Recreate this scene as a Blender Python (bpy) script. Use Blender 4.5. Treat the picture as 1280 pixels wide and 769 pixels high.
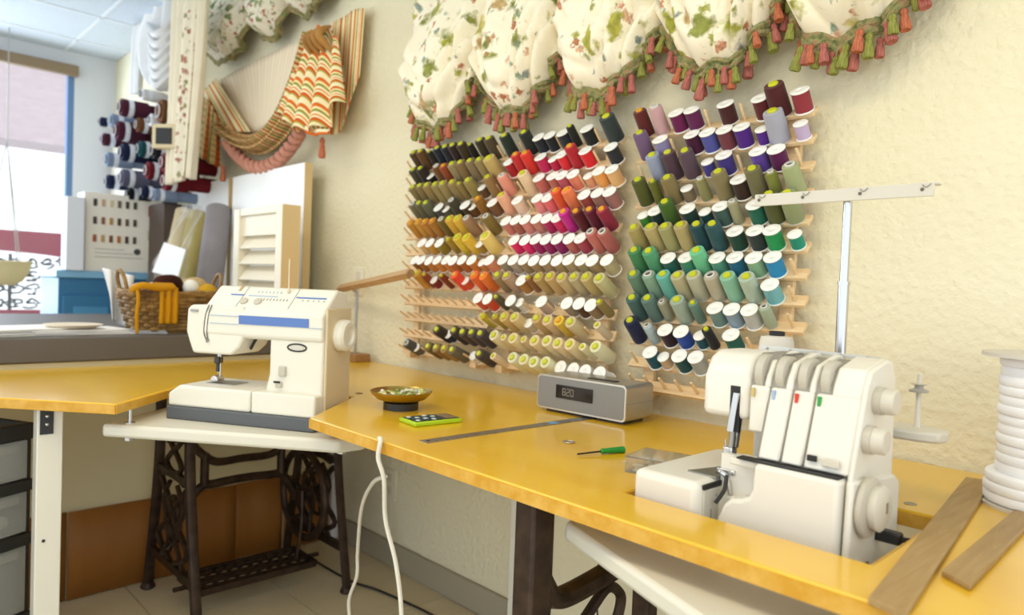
import bpy, bmesh, math, random
from mathutils import Vector, Matrix
random.seed(7)
sc = bpy.context.scene
for o in list(bpy.data.objects): bpy.data.objects.remove(o)
PI = math.pi
# ------------------------------------------------------------------ camera
FL, YAW, PITCH, ROLL, CH = 889.18, -.80507, .0284953, .038518, 1.07
fw = Vector((math.sin(YAW)*math.cos(PITCH), math.cos(YAW)*math.cos(PITCH), -math.sin(PITCH)))
r0 = Vector((math.cos(YAW), -math.sin(YAW), 0)); u0 = r0.cross(fw)
rt = r0*math.cos(ROLL) + u0*math.sin(ROLL); up = -r0*math.sin(ROLL) + u0*math.cos(ROLL)
cd = bpy.data.cameras.new('camera'); cam = bpy.data.objects.new('camera', cd)
sc.collection.objects.link(cam); sc.camera = cam
cam.matrix_world = Matrix(((rt.x, up.x, -fw.x, 0), (rt.y, up.y, -fw.y, 0), (rt.z, up.z, -fw.z, CH), (0, 0, 0, 1)))
cd.sensor_width = 36; cd.lens = FL/1280*36; cd.clip_start = .02
cd.dof.use_dof = True; cd.dof.focus_distance = 1.38; cd.dof.aperture_fstop = 3.3
# ------------------------------------------------------------------ world and lights
w = bpy.data.worlds.new('world'); sc.world = w; w.use_nodes = True
bg = w.node_tree.nodes['Background']; bg.inputs[0].default_value = (.86, .93, 1, 1); bg.inputs[1].default_value = 1.65
def area(name, loc, size, power, col, rot=(0, 0, 0)):
    l = bpy.data.lights.new(name, 'AREA'); l.shape = 'RECTANGLE'; l.size, l.size_y = size; l.energy = power; l.color = col
    o = bpy.data.objects.new(name, l); o.location = loc; o.rotation_euler = rot; sc.collection.objects.link(o); return o
area('ceiling_lamp_light', (-.4, -.2, 2.60), (1.2, .6), 19, (1, .85, .57))
area('ceiling_lamp_light', (-2.2, -.3, 2.60), (1.2, .6), 15, (1, .93, .82))
area('ceiling_lamp_light', (-4.2, -.3, 2.60), (1.2, .6), 8, (1, .96, .92))
area('window_daylight', (-6.35, .1, 1.75), (2.2, 1.5), 75, (.74, .87, 1), (0, -PI/2, 0))
vs = sc.view_settings
vs.view_transform = 'Standard'; vs.look = 'None'; vs.gamma = 1; vs.use_curve_mapping = False; vs.exposure = .22

# ------------------------------------------------------------------ helpers
def ray(x, y): return rt*((x-640)/FL) - up*((y-384.5)/FL) + fw
def P(x, y, X=None, Y=None, z=None):
    d = ray(x, y)
    t = X/d.x if X is not None else (Y/d.y if Y is not None else (z-CH)/d.z)
    return Vector((0, 0, CH)) + d*t
def solveX(px, Y, z):
    k = (px-640)/FL; a = rt - fw*k; v = Vector((0, Y, z-CH)); return -(a.dot(v))/a.x
def lin(h):
    h = h.lstrip('#'); return tuple(((c/12.92) if c <= .04045 else ((c+.055)/1.055)**2.4) for c in (int(h[i:i+2], 16)/255 for i in (0, 2, 4)))
class B:
    def __init__(s): s.v = []; s.f = []
    def add(s, v, f):
        o = len(s.v); s.v += [tuple(p) for p in v]; s.f += [[i+o for i in q] for q in f]; return s
    def box(s, c, d, rz=0, M=None):
        x, y, z = d[0]/2, d[1]/2, d[2]/2
        v = [Vector((a*x, b*y, e*z)) for e in (-1, 1) for b in (-1, 1) for a in (-1, 1)]
        R = M if M else Matrix.Rotation(rz, 3, 'Z')
        return s.add([R@p + Vector(c) for p in v], [(0,2,3,1),(4,5,7,6),(0,1,5,4),(2,6,7,3),(0,4,6,2),(1,3,7,5)])
    def bb(s, a, b): return s.box([(a[i]+b[i])/2 for i in range(3)], [abs(b[i]-a[i]) for i in range(3)])
    def lathe(s, prof, n=20, org=(0,0,0), ax=(0,0,1)):
        ax = Vector(ax).normalized(); q = ax.to_track_quat('Z', 'Y'); o = Vector(org); v = []; f = []
        for r, h in prof:
            for k in range(n):
                t = 2*PI*k/n; v.append(o + q@Vector((r*math.cos(t), r*math.sin(t), h)))
        for j in range(len(prof)-1):
            for k in range(n): f.append((j*n+k, j*n+(k+1)%n, (j+1)*n+(k+1)%n, (j+1)*n+k))
        if prof[0][0] > 1e-5: f.append(tuple(range(n-1, -1, -1)))
        if prof[-1][0] > 1e-5: f.append(tuple((len(prof)-1)*n+k for k in range(n)))
        return s.add(v, f)
    def cyl(s, p0, p1, r, r1=None, n=14):
        p0 = Vector(p0); d = Vector(p1)-p0; return s.lathe([(r, 0), (r if r1 is None else r1, d.length)], n, p0, d)
    def ball(s, c, r, n=12, m=8, sc_=(1,1,1)):
        v = []; f = []
        for j in range(m+1):
            a = -PI/2 + PI*j/m
            for k in range(n):
                t = 2*PI*k/n; v.append((c[0]+r*sc_[0]*math.cos(a)*math.cos(t), c[1]+r*sc_[1]*math.cos(a)*math.sin(t), c[2]+r*sc_[2]*math.sin(a)))
        for j in range(m):
            for k in range(n): f.append((j*n+k, j*n+(k+1)%n, (j+1)*n+(k+1)%n, (j+1)*n+k))
        return s.add(v, f)
    def tube(s, pts, r, n=8, closed=False, flat=1.0):
        pts = [Vector(p) for p in pts]; N = len(pts); v = []; f = []; nx = None
        for i, p in enumerate(pts):
            if closed: t = pts[(i+1) % N]-pts[i-1]
            else: t = pts[min(i+1, N-1)]-pts[max(i-1, 0)]
            t.normalize()
            if nx is None:
                nx = t.cross(Vector((0, 0, 1)))
                if nx.length < .1: nx = t.cross(Vector((1, 0, 0)))
            nx = (nx - t*nx.dot(t)).normalized(); b = t.cross(nx); R = r[i] if isinstance(r, (list, tuple)) else r
            for k in range(n):
                a = 2*PI*k/n; v.append(p + nx*(R*math.cos(a)) + b*(R*flat*math.sin(a)))
        for i in range(N if closed else N-1):
            j = (i+1) % N
            for k in range(n): f.append((i*n+k, i*n+(k+1)%n, j*n+(k+1)%n, j*n+k))
        if not closed: f += [tuple(range(n-1, -1, -1)), tuple((N-1)*n+k for k in range(n))]
        return s.add(v, f)
    def prism(s, poly, a, b, ax='z'):
        n = len(poly)
        mk = {'z': lambda p, h: (p[0], p[1], h), 'x': lambda p, h: (h, p[0], p[1]), 'y': lambda p, h: (p[0], h, p[1])}[ax]
        v = [mk(p, a) for p in poly] + [mk(p, b) for p in poly]
        f = [tuple(range(n-1, -1, -1)), tuple(range(n, 2*n))] + [(i, (i+1)%n, n+(i+1)%n, n+i) for i in range(n)]
        return s.add(v, f)
    def grid(s, fn, nu, nv, closed=False):
        v = [fn(i/nu, j/nv) for j in range(nv+1) for i in range(nu+1)]; W = nu+1
        return s.add(v, [(j*W+i, j*W+i+1, (j+1)*W+i+1, (j+1)*W+i) for j in range(nv) for i in range(nu)])
    def mesh(s, name, mat=None, ang=40):
        m = bpy.data.meshes.new(name); m.from_pydata(s.v, [], s.f)
        bm = bmesh.new(); bm.from_mesh(m); bmesh.ops.recalc_face_normals(bm, faces=bm.faces); bm.to_mesh(m); bm.free()
        m.polygons.foreach_set('use_smooth', [True]*len(m.polygons)); m.set_sharp_from_angle(angle=math.radians(ang))
        if mat: m.materials.append(mat)
        m.update(); return m
    def out(s, name, mat, parent=None, loc=(0,0,0), rot=(0,0,0), bev=0, sub=0, solid=0, seg=2, ang=40):
        return put(name, s.mesh(name, mat, ang), parent, loc, rot, bev, sub, solid, seg)
def put(name, me, parent=None, loc=(0,0,0), rot=(0,0,0), bev=0, sub=0, solid=0, seg=2):
    o = bpy.data.objects.new(name, me); sc.collection.objects.link(o); o.parent = parent; o.location = loc; o.rotation_euler = rot
    if solid: md = o.modifiers.new('s', 'SOLIDIFY'); md.thickness = solid; md.offset = 0
    if sub: md = o.modifiers.new('u', 'SUBSURF'); md.levels = md.render_levels = sub
    if bev: md = o.modifiers.new('b', 'BEVEL'); md.width = bev; md.segments = seg; md.limit_method = 'ANGLE'; md.angle_limit = math.radians(40); md.harden_normals = False
    return o
def tag(o, label=None, cat=None, group=None, kind=None):
    if label: o['label'] = label
    if cat: o['category'] = cat
    if group: o['group'] = group
    if kind: o['kind'] = kind
    return o
def thing(name, label, cat, loc=(0,0,0), rz=0, group=None, kind=None):
    o = bpy.data.objects.new(name, None); o.empty_display_size = .05; sc.collection.objects.link(o)
    o.location = loc; o.rotation_euler = (0, 0, rz); return tag(o, label, cat, group, kind)
def spline(pts, n=8):
    pts = [Vector(p) for p in pts]; out = []
    for i in range(len(pts)-1):
        a, b, c, d = pts[max(i-1, 0)], pts[i], pts[i+1], pts[min(i+2, len(pts)-1)]
        for k in range(n):
            t = k/n; out.append(.5*((2*b) + (c-a)*t + (2*a-5*b+4*c-d)*t*t + (3*b-a-3*c+d)*t**3))
    return out + [pts[-1]]
def smooth(x, a, b):
    t = max(0, min(1, (x-a)/(b-a))); return t*t*(3-2*t)

# ------------------------------------------------------------------ materials
MC = {}
class NT:
    def __init__(s, m): s.m = m; s.t = m.node_tree; s.n = s.t.nodes; s.l = s.t.links; s.b = s.n['Principled BSDF']
    def new(s, t, **k):
        n = s.n.new(t)
        for a, v in k.items():
            if a.startswith('i_'): n.inputs[a[2:].replace('_', ' ')].default_value = v
            else: setattr(n, a, v)
        return n
    def coord(s, scale=(1,1,1), kind='Object', rot=(0,0,0)):
        c = s.new('ShaderNodeTexCoord'); mp = s.new('ShaderNodeMapping'); mp.inputs['Scale'].default_value = scale; mp.inputs['Rotation'].default_value = rot
        s.l.new(c.outputs[kind], mp.inputs[0]); return mp.outputs[0]
    def noise(s, vec, scale, detail=3, rough=.5, dist=0):
        n = s.new('ShaderNodeTexNoise', i_Scale=scale, i_Detail=detail, i_Roughness=rough, i_Distortion=dist); s.l.new(vec, n.inputs[0]); return n.outputs[0]
    def ramp(s, fac, stops, interp='LINEAR'):
        r = s.new('ShaderNodeValToRGB'); e = r.color_ramp; e.interpolation = interp
        while len(e.elements) < len(stops): e.elements.new(.5)
        for q, (p, c) in zip(e.elements, stops): q.position = p; q.color = (*c, 1) if len(c) == 3 else c
        s.l.new(fac, r.inputs[0]); return r.outputs[0]
    def mix(s, fac, a, b, mode='MIX'):
        m = s.new('ShaderNodeMix', data_type='RGBA', blend_type=mode)
        for i, x in ((0, fac), (6, a), (7, b)):
            if hasattr(x, 'is_linked'): s.l.new(x, m.inputs[i])
            elif i == 0: m.inputs[0].default_value = x
            else: m.inputs[i].default_value = (*x, 1)
        return m.outputs[2]
    def col(s, x): s.l.new(x, s.b.inputs['Base Color']); return s
    def bump(s, h, strength=.3, dist=.01):
        b = s.new('ShaderNodeBump', i_Strength=strength, i_Distance=dist); s.l.new(h, b.inputs['Height']); s.l.new(b.outputs[0], s.b.inputs['Normal']); return s
def mat(name, hexc=None, rough=.5, metal=0, spec=None, **k):
    if name in MC: return MC[name]
    m = bpy.data.materials.new(name); m.use_nodes = True; b = m.node_tree.nodes['Principled BSDF']; MC[name] = m
    if hexc: b.inputs['Base Color'].default_value = (*lin(hexc), 1)
    b.inputs['Roughness'].default_value = rough; b.inputs['Metallic'].default_value = metal
    if spec is not None: b.inputs['Specular IOR Level'].default_value = spec
    for a, v in k.items(): b.inputs[a.replace('_', ' ')].default_value = v
    return m
def nmat(name, rough=.5, metal=0, **k): return NT(mat(name, None, rough, metal, **k))
def cloth(name, hexc, scale=400, var=.12):
    m = mat(name, hexc, .9, spec=.2); t = NT(m); c = t.coord(); nz = t.noise(c, scale, 2)
    L = lin(hexc); big = t.noise(c, 9, 3)
    t.col(t.ramp(big, [(.25, tuple(x*(1-var) for x in L)), (.75, tuple(min(1, x*(1+var)) for x in L))])); t.bump(nz, .25, .002); return m
# wall
t = nmat('wall_paint', .85, Specular_IOR_Level=.25); c = t.coord()
a = t.noise(c, 85, 5, .6); b_ = t.noise(c, 1.1, 2)
t.col(t.ramp(b_, [(.3, lin('e3dab8')), (.7, lin('eae2c4'))]))
vo = t.new('ShaderNodeTexVoronoi', feature='SMOOTH_F1', i_Scale=60.); t.l.new(t.coord(), vo.inputs[0])
mm = t.new('ShaderNodeMath', operation='ADD'); t.l.new(a, mm.inputs[0]); t.l.new(vo.outputs[0], mm.inputs[1])
t.bump(mm.outputs[0], .55, .006); WALL = t.m
WALL2 = mat('window_wall_paint', 'd9dade', .8, spec=.2)
t = nmat('partition_paint', .8); t.col(t.ramp(t.noise(t.coord(), 2, 3), [(.3, lin('dccda0')), (.7, lin('e4d6ac'))])); PART = t.m
t = nmat('brown_vinyl', .6); t.col(t.ramp(t.noise(t.coord((1,1,.3)), 5, 5), [(.25, lin('8a5418')), (.75, lin('a56c28'))])); t.bump(t.noise(t.coord(), 60, 4), .15, .003); BROWN = t.m
t = nmat('table_varnish', .3, Coat_Weight=.5, Coat_Roughness=.12); c = t.coord((1, 3, 1)); n1 = t.noise(c, 2.2, 4); n2 = t.noise(t.coord(), 14, 6, .7)
base = t.ramp(n1, [(.25, lin('dba812')), (.75, lin('e7ba28'))]); worn = t.ramp(n2, [(.62, (0,0,0)), (.74, (.55,.55,.55))])
t.col(t.mix(worn, base, lin('ecc45c'))); t.bump(t.noise(t.coord(), 7, 3), .05, .01); TABLE = t.m
t = nmat('table_edge_wood', .5); c = t.coord((8, 8, 60)); 
t.col(t.mix(t.ramp(t.noise(t.coord(), 22, 5, .7), [(.40, (0,0,0)), (.7, (1,1,1))]), lin('c9921c'), lin('dcae50'))); EDGE = t.m
def wood(name, a, b, sc_=(2, 30, 30), rough=.5):
    t = nmat(name, rough); t.col(t.ramp(t.noise(t.coord(sc_), 3, 5, .6, .6), [(.3, lin(a)), (.7, lin(b))])); return t.m
RACK = wood('rack_pine', 'dcb784', 'ecd2a6', (4, 40, 40)); YARD = wood('yardstick_wood', '957546', 'ab8d5c', (40, 3, 40)); LAMPW = wood('stained_beech', 'b58c58', 'c8a272'); BASEW = wood('walnut_block', '8a6234', 'a67c4a')
SHUT = mat('shutter_cream', 'ece2c8', .5); SHUTE = mat('shutter_edge_wood', 'd8bd8a', .6); WHITEB = mat('white_board', 'f4f4f0', .5)
IRON = nmat('cast_iron', .5, .55); IRON.col(IRON.ramp(IRON.noise(IRON.coord(), 30, 5), [(.3, lin('2a1e16')), (.7, lin('4a382a'))])); IRON.bump(IRON.noise(IRON.coord(), 160, 3), .2, .002); IRON = IRON.m
SHELF = mat('white_laminate', 'd8d3c2', .4); CREAM = mat('machine_cream', 'e2ddcd', .38); CREAM2 = mat('machine_tan_side', 'd4c3a2', .45); DGREY = mat('machine_base_grey', '55585a', .5)
BLUE = mat('blue_print', '5878b8', .5); PALEB = mat('pale_blue_print', 'a9b9cc', .5); INK = mat('grey_print', '9a9a98', .6); DARK = mat('dark_plastic', '1c1b1a', .5); CHROME = mat('chrome', 'c8c8c8', .22, 1); STEEL = mat('steel', 'a8a6a0', .42, 1)
SWHITE = mat('serger_white', 'e2ddd0', .33); SGREY = mat('serger_grey', 'cdc7b8', .4); KNOB = mat('serger_knob', 'bdb6a6', .4)
SILVER = mat('speaker_silver', 'b3b1aa', .35, .75); GRILLE = mat('speaker_grille', '8c8b88', .6, .4); SCREEN = mat('display_glass', '1e1a18', .15); SEG = mat('display_digits', '8f887a', .4)
BRASS = mat('brass', 'b09a5a', .3, 1); GREEN = mat('lime_plastic', 'a8c818', .45); GREEND = mat('green_plastic', '1c8a30', .35); KEY = mat('calculator_key', '2e4a50', .5); KEYW = mat('calculator_key_light', 'd0d4c8', .5)
CLEAR = mat('clear_plastic', 'f4f2ea', .08, Transmission_Weight=.9, IOR=1.3); GLASS = mat('window_glass', 'f4f8fa', .03, Alpha=.06)
FROST = mat('frosted_drawer_plastic', 'e6e6e0', .14, Transmission_Weight=.8, IOR=1.2); BLACKP = mat('black_plastic', '242322', .4)
TAPE = cloth('white_tape', 'f2f2f4', 300, .03); FLANGE = mat('reel_flange', 'cfc8bc', .6); CORDW = mat('white_cord', 'dcd6c6', .5); CORDK = mat('dark_cord', '2a2622', .6)
COUNTER = mat('grey_counter', '5c5650', .55); PAPER = mat('paper', 'f0eeea', .7); PLATE = mat('cream_plate', 'f0e2c8', .35); BLUEC = mat('blue_cabinet_paint', '2f6f9c', .45); OUTW = mat('socket_ivory', 'e8dfc4', .45)
t = nmat('floor_tile', .45); t.col(t.ramp(t.noise(t.coord(), 4, 5), [(.3, lin('d0c4a2')), (.7, lin('dcd1b2'))])); TILE = t.m
GROUT = mat('grout', '9f957c', .9); BASEB = mat('baseboard_vinyl', 'a89f88', .6)
t = nmat('ceiling_tile', .9); t.col(t.ramp(t.noise(t.coord(), 90, 3), [(.3, lin('c6d0da')), (.7, lin('d2dae2'))])); t.bump(t.noise(t.coord(), 120, 3), .3, .003); CEIL = t.m
GRIDM = mat('ceiling_grid_white', 'e4e8ec', .5); FRAMEB = mat('window_frame_blue', '5f7fa8', .5); HEADER = mat('window_header_brown', '8a7458', .6)
BRICK = wood('exterior_brick', 'b8a4a6', 'c6b6b8', (3, 3, 12), .9); RED = mat('red_paint', '8e1f38', .6); BLACKI = mat('wrought_iron', '182026', .5); PLANT = mat('planter_cream', 'c9b88e', .7)
# ---- cloths
def floral(name, ground, cols, scale, cover, cols2=None, thr=.47):
    t = nmat(name, .85, Specular_IOR_Level=.2); c = t.coord()
    def layer(cols, scale, cover, thr, off):
        mp = t.new('ShaderNodeMapping'); mp.inputs['Location'].default_value = (off, off*2, off*3); t.l.new(c, mp.inputs[0]); cc = mp.outputs[0]
        d = t.new('ShaderNodeVectorMath', operation='ADD'); nz = t.new('ShaderNodeTexNoise', i_Scale=scale*2.2, i_Detail=3); t.l.new(cc, nz.inputs[0])
        sb = t.new('ShaderNodeVectorMath', operation='SCALE'); sb.inputs['Scale'].default_value = 1.0/scale; t.l.new(nz.outputs[1], sb.inputs[0]); t.l.new(cc, d.inputs[0]); t.l.new(sb.outputs[0], d.inputs[1])
        v = t.new('ShaderNodeTexVoronoi', i_Scale=scale, i_Randomness=1.); t.l.new(d.outputs[0], v.inputs[0])
        sep = t.new('ShaderNodeSeparateColor'); t.l.new(v.outputs['Color'], sep.inputs[0])
        colr = t.ramp(sep.outputs[0], [(i/len(cols), lin(h)) for i, h in enumerate(cols)], 'CONSTANT')
        inside = t.ramp(v.outputs['Distance'], [(.30, (1,1,1)), (.46, (0,0,0))]); keep = t.ramp(sep.outputs[1], [(cover, (1,1,1)), (cover+.01, (0,0,0))])
        patch = t.ramp(t.noise(cc, scale*.36, 2), [(thr, (0,0,0)), (thr+.06, (1,1,1))])
        f2 = t.mix(1., t.mix(1., inside, keep, 'MULTIPLY'), patch, 'MULTIPLY')
        det = t.ramp(t.noise(cc, scale*4, 3), [(.3, (.62,.62,.55)), (.65, (1.1,1.1,1.0))]); return f2, t.mix(1., colr, det, 'MULTIPLY')
    base = lin(ground)
    if cols2:
        f, q = layer(cols2, scale*2.3, .8, .50, 3.7); base = t.mix(f, base, q)
    f, q = layer(cols, scale, cover, thr, 0.); t.col(t.mix(f, base, q)); t.bump(t.noise(c, 500, 2), .15, .001); return t.m
FLORAL = floral('floral_cotton', 'f3ead0', ['b0ac50', '949a52', 'c8bc74', 'a4a450', '8c9048', 'c8a878', 'a8a848'], 13, .95, ['cf9478', '9cac9c', 'd8ac90', 'a8a860', 'b87858', '8f9a98'], .46)
FLORAL2 = floral('small_floral_cotton', 'e9e2cc', ['8a9464', '98a070', '7c8c60', 'a8ac80'], 20, .95, ['b87068', 'c89080', '8a9a70'], .42)
def stripes(name, cols, period, axis=0, plaid=None, wob=0):
    t = nmat(name, .85, Specular_IOR_Level=.2); uv = t.new('ShaderNodeAttribute', attribute_name='suv'); sep = t.new('ShaderNodeSeparateXYZ'); t.l.new(uv.outputs['Vector'], sep.inputs[0])
    def band(k, cs, per):
        m = t.new('ShaderNodeMath', operation='MULTIPLY'); m.inputs[1].default_value = 1/per; t.l.new(sep.outputs[k], m.inputs[0])
        fr = t.new('ShaderNodeMath', operation='FRACT'); t.l.new(m.outputs[0], fr.inputs[0])
        return t.ramp(fr.outputs[0], [(p, lin(h)) for p, h in cs], 'CONSTANT')
    x = band(axis, cols, period)
    if plaid: x = t.mix(.5, x, band(1-axis, plaid, period*.8), 'MULTIPLY')
    t.col(x); t.bump(t.noise(t.coord(), 500, 2), .15, .001); return t.m
SC = [(0, 'f2e6b8'), (.16, 'd86a1c'), (.30, 'f2e2a8'), (.40, '8f9440'), (.50, 'f4e8bc'), (.60, 'e0823c'), (.66, 'f2e6b8'), (.74, 'cf5c18'), (.86, 'b0a850'), (.93, 'f2e6b8')]
STRIPE = stripes('bold_stripe_silk', SC, .14)
STRIPEH = stripes('bold_stripe_silk_crosswise', SC, .16, 1)
PLAID = stripes('plaid_silk', [(0, 'e8d8a8'), (.2, 'c05a24'), (.38, 'e0cc90'), (.55, '7c7c38'), (.7, 'd8c088'), (.85, 'b86a30')], .09, 0, [(0, 'f4ead0'), (.3, 'c8a060'), (.5, 'f4ead0'), (.75, '9a9050')])
FINE = stripes('fine_stripe_cotton', [(0, 'f2e4c4'), (.4, 'eccfae'), (.55, 'f4e8cc'), (.8, 'e4c4a4'), (.9, 'f2e4c4')], .075)
BRAID = cloth('coral_braid', 'c48a74', 200, .2); pass
def yarnmat(name, h):
    t = nmat(name, .9, Specular_IOR_Level=.2); c = t.coord((1, 1, .06)); L = lin(h); n = t.noise(c, 420, 3); t.col(t.ramp(n, [(.3, tuple(x*.5 for x in L)), (.7, tuple(min(1, x*1.25) for x in L))])); t.bump(n, .6, .003); return t.m
TCOR = yarnmat('tassel_coral', 'bf7050'); TGRN = yarnmat('tassel_green', '909248'); TPNK = yarnmat('tassel_rose', 'b46c60')
t = nmat('fringe_gimp', .95); t.col(t.ramp(t.noise(t.coord(), 70, 2), [(.35, lin('6f7648')), (.52, lin('938e5c')), (.68, lin('ac8062'))])); t.bump(t.noise(t.coord(), 160, 2), .8, .006); GIMP = t.m
WHITEC = cloth('white_voile', 'e9e8e6', 300, .04)
# thread: one material, colour from the object
t = nmat('thread', .75, Specular_IOR_Level=.3, Sheen_Weight=.15); oi = t.new('ShaderNodeObjectInfo'); wv = t.new('ShaderNodeTexWave', bands_direction='Z', i_Scale=260., i_Distortion=1.5); t.l.new(t.coord(), wv.inputs[0])
dk = t.ramp(wv.outputs[0], [(0, (.8,.8,.8)), (1, (1,1,1))]); t.col(t.mix(1., oi.outputs['Color'], dk, 'MULTIPLY')); t.bump(wv.outputs[0], .25, .001); THREAD = t.m
CAPW = mat('spool_cap_white', 'f5f3ea', .4); CAPY = mat('cone_cap_yellow', 'c2c41c', .4); CAPO = mat('cone_cap_orange', 'dc9a1c', .4); COREG = mat('cone_core_grey', 'd8d4c8', .5); HOLE = mat('cone_hole_dark', '4a423c', .7)
WHITEP = mat('white_paint_leg', 'e4e0d2', .4)
# ================================================================== THE SETTING
WY = 1.545; WX = -6.0; CZ = 2.65; RX = 1.6; FY = -3.2
def S(o): o['kind'] = 'structure'; return o
fl = S(B().bb((WX, FY, -.06), (RX, WY, -.004)).out('floor', GROUT))
tm = B().box((0, 0, 0), (.396, .396, .012)).mesh('floor_tile', TILE)
x = -2.273
xs = [-2.273 + .40*k for k in range(-9, 10)]; ys = [1.135 + .40*k for k in range(-10, 2)]
for x in xs:
    for y in ys:
        if x < WX or y+.4 > WY+.39: continue
        if y+.4 > WY:
            put('floor_tile', B().box((0, 0, 0), (.396, WY-y-.004, .012)).mesh('floor_tile', TILE), fl, (x+.2, (y+WY)/2, -.006+.001*random.random()))
        else: put('floor_tile', tm, fl, (x+.2, y+.2, -.006+.001*random.random()))
S(B().bb((WX-.1, WY, -.06), (RX, WY+.12, CZ+.1)).out('wall_back', WALL))
S(B().bb((-2.585, WY-.014, 0), (RX, WY, .095)).out('baseboard_back', BASEB, bev=.004))
# window wall with one large opening
wo = S(B().bb((WX-.12, 1.275, 0), (WX, WY, CZ)).bb((WX-.12, FY, 2.53), (WX, 1.275, CZ)).bb((WX-.12, FY, 0), (WX, 1.275, .60)).out('wall_left', WALL2))
win = S(thing('window_1', None, None, (WX-.03, 0, 0)))
B().bb((-.03, 1.235, .62), (.03, 1.275, 2.53)).out('window_frame', FRAMEB, win)
B().bb((-.03, FY, .60), (.04, 1.275, .64)).out('window_sill', FRAMEB, win)
B().bb((-.02, .02, .64), (.02, .06, 2.53)).out('mullion', FRAMEB, win); B().bb((-.02, -1.3, .64), (.02, -1.26, 2.53)).out('mullion', FRAMEB, win)
for a, b in ((.06, 1.235), (-1.26, .02), (FY, -1.3)): B().bb((-.004, a, .64), (.004, b, 2.53)).out('pane', GLASS, win)
S(B().bb((WX, FY, 2.47), (WX+.06, 1.29, 2.545)).out('trim_1', HEADER, bev=.006))
# ceiling grid with lay-in panels
ce = S(B().bb((WX-.1, FY, CZ+.012), (RX, WY+.1, CZ+.06)).out('ceiling', CEIL))
cm = B().box((0, 0, 0), (.592, .592, .01)).mesh('ceiling_tile', CEIL)
for i in range(13):
    for j in range(8):
        x, y = -5.65+.305-.61+.61*i, 1.21+.305-.61*j
        hx = .592; hy = min(.592, 2*(WY-y)+.0) if False else .592
        if y+.296 > WY: put('ceiling_tile', B().bb((-.296, -.296, -.005), (.296, WY-y-.004, .005)).mesh('ceiling_tile', CEIL), ce, (x, y, CZ+.004))
        elif x-.296 > WX: put('ceiling_tile', cm, ce, (x, y, CZ+.004))
        else: put('ceiling_tile', B().bb((WX-x+.004, -.296, -.005), (.296, .296, .005)).mesh('ceiling_tile', CEIL), ce, (x, y, CZ+.004))
for i in range(13): B().bb((-.009, FY, -.006), (.009, WY, .006)).out('grid_bar', GRIDM, ce, (-5.65+.61*i, 0, CZ))
for j in range(8): B().bb((WX, -.009, -.006), (RX, .009, .006)).out('grid_bar', GRIDM, ce, (0, 1.21-.61*j, CZ))
# half wall (counter front) with brown kick panels
PX = -2.62
S(B().bb((PX-.10, -1.2, 0), (PX, WY-.001, .775)).out('wall_partition', PART))
S(B().bb((PX, 1.505, 0), (PX+.03, WY-.002, .735)).out('trim_2', mat('partition_end_white', 'e8e8ec', .5), bev=.003))
ky = [-.4, .20, .56, 1.11, 1.30, 1.50]
for i in range(1, 5):
    n = 10
    def fn(u, v, a=ky[i], b=ky[i+1], q=(0, .0, .006, 0, .010)[i]): return (PX+.006+q+.004*math.sin(u*7+i), a+.002+(b-a-.004)*u, .004+.286*v)
    tag(B().grid(fn, 12, 2).out('kick_panel', BROWN, solid=.004), ['', 'brown vinyl kick panel just right of the plastic drawer cart', 'wide brown vinyl kick panel behind the left treadle legs', 'narrow brown vinyl kick panel behind the treadle foot grate', 'brown vinyl kick panel behind the spoked treadle wheel'][i], 'panel', 'brown kick panels on the partition')
# wall sockets
def socket(p, label):
    o = thing('wall_socket', label, 'socket', p, group='wall sockets')
    B().bb((-.036, -.006, -.058), (.036, 0, .058)).out('face_plate', OUTW, o, bev=.003)
    for s in (-1, 1): B().bb((-.016, -.009, s*.024-.015), (.016, -.005, s*.024+.015)).out('outlet', mat('socket_inner', 'd8cfb4', .5), o, bev=.003)
p = P(489, 605, Y=WY); socket((p.x, WY, p.z), 'ivory wall socket low on the wall behind the hanging white cord')
p = P(449, 352, Y=WY); socket((p.x, WY, p.z), 'ivory wall socket on the wall behind the slanted wooden arm')
# ------------------------------------------------------------------ outside the window
ex = tag(B().bb((-9.2, -8, 2.35), (-8.6, 4.0, 3.6)).out('brick_facade', BRICK), 'pale pink brick fascia across the street above the bright sky', 'building')
tag(B().bb((-16, -14, -.1), (WX-.13, 10, -.05)).out('pavement', mat('pavement_grey', 'd8d8d8', .9)), kind='structure')
fe = thing('iron_fence', 'red painted fence with wrought iron scrolls outside the window', 'fence', (-6.6, 0, 0))
def arch(y): return 1.15 + .05*math.cos((y-.85)*2.4)
n = 24
B().prism([(-1.5+3.0*i/n, 1.36) for i in range(n+1)] + [(1.5-3.0*i/n, arch(1.5-3.0*i/n)) for i in range(n+1)], -.02, .02, 'x').out('top_board', RED, fe)
B().bb((-.03, -1.5, .30), (.03, 1.5, .75)).out('bottom_board', RED, fe)
for y in (-.9, .25, .66, 1.0, 1.36): B().cyl((0, y, .7), (0, y, 1.18), .013, n=8).out('upright', BLACKI, fe)
rng = random.Random(3)
for y in (.80, .93, 1.03, 1.14, 1.24, 1.34):
    for z, s in ((.81, .05), (.92, .055), (1.02, .05), (1.12, .05)):
        pts = [(0, y+.03*rng.uniform(-1, 1)+s*(1-.12*a)*math.cos(a+y*9), z+s*(1-.12*a)*math.sin(a+y*9)) for a in [k*.35 for k in range(22)]]
        B().tube(pts, .009, 6).out('scroll', BLACKI, fe)
pl = thing('hanging_planter', 'cream bowl planter hanging on chains inside the window', 'planter', (-5.75, .83, 0))
p = P(6, 338, X=-5.75)
pl.location = (-5.75, p.y, p.z)
B().lathe([(.0, -.10), (.05, -.098), (.10, -.07), (.135, -.01), (.15, .05), (.16, .06), (.15, .065), (.13, .02), (.02, -.05), (0, -.05)], 24).out('bowl', PLANT, pl)
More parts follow.
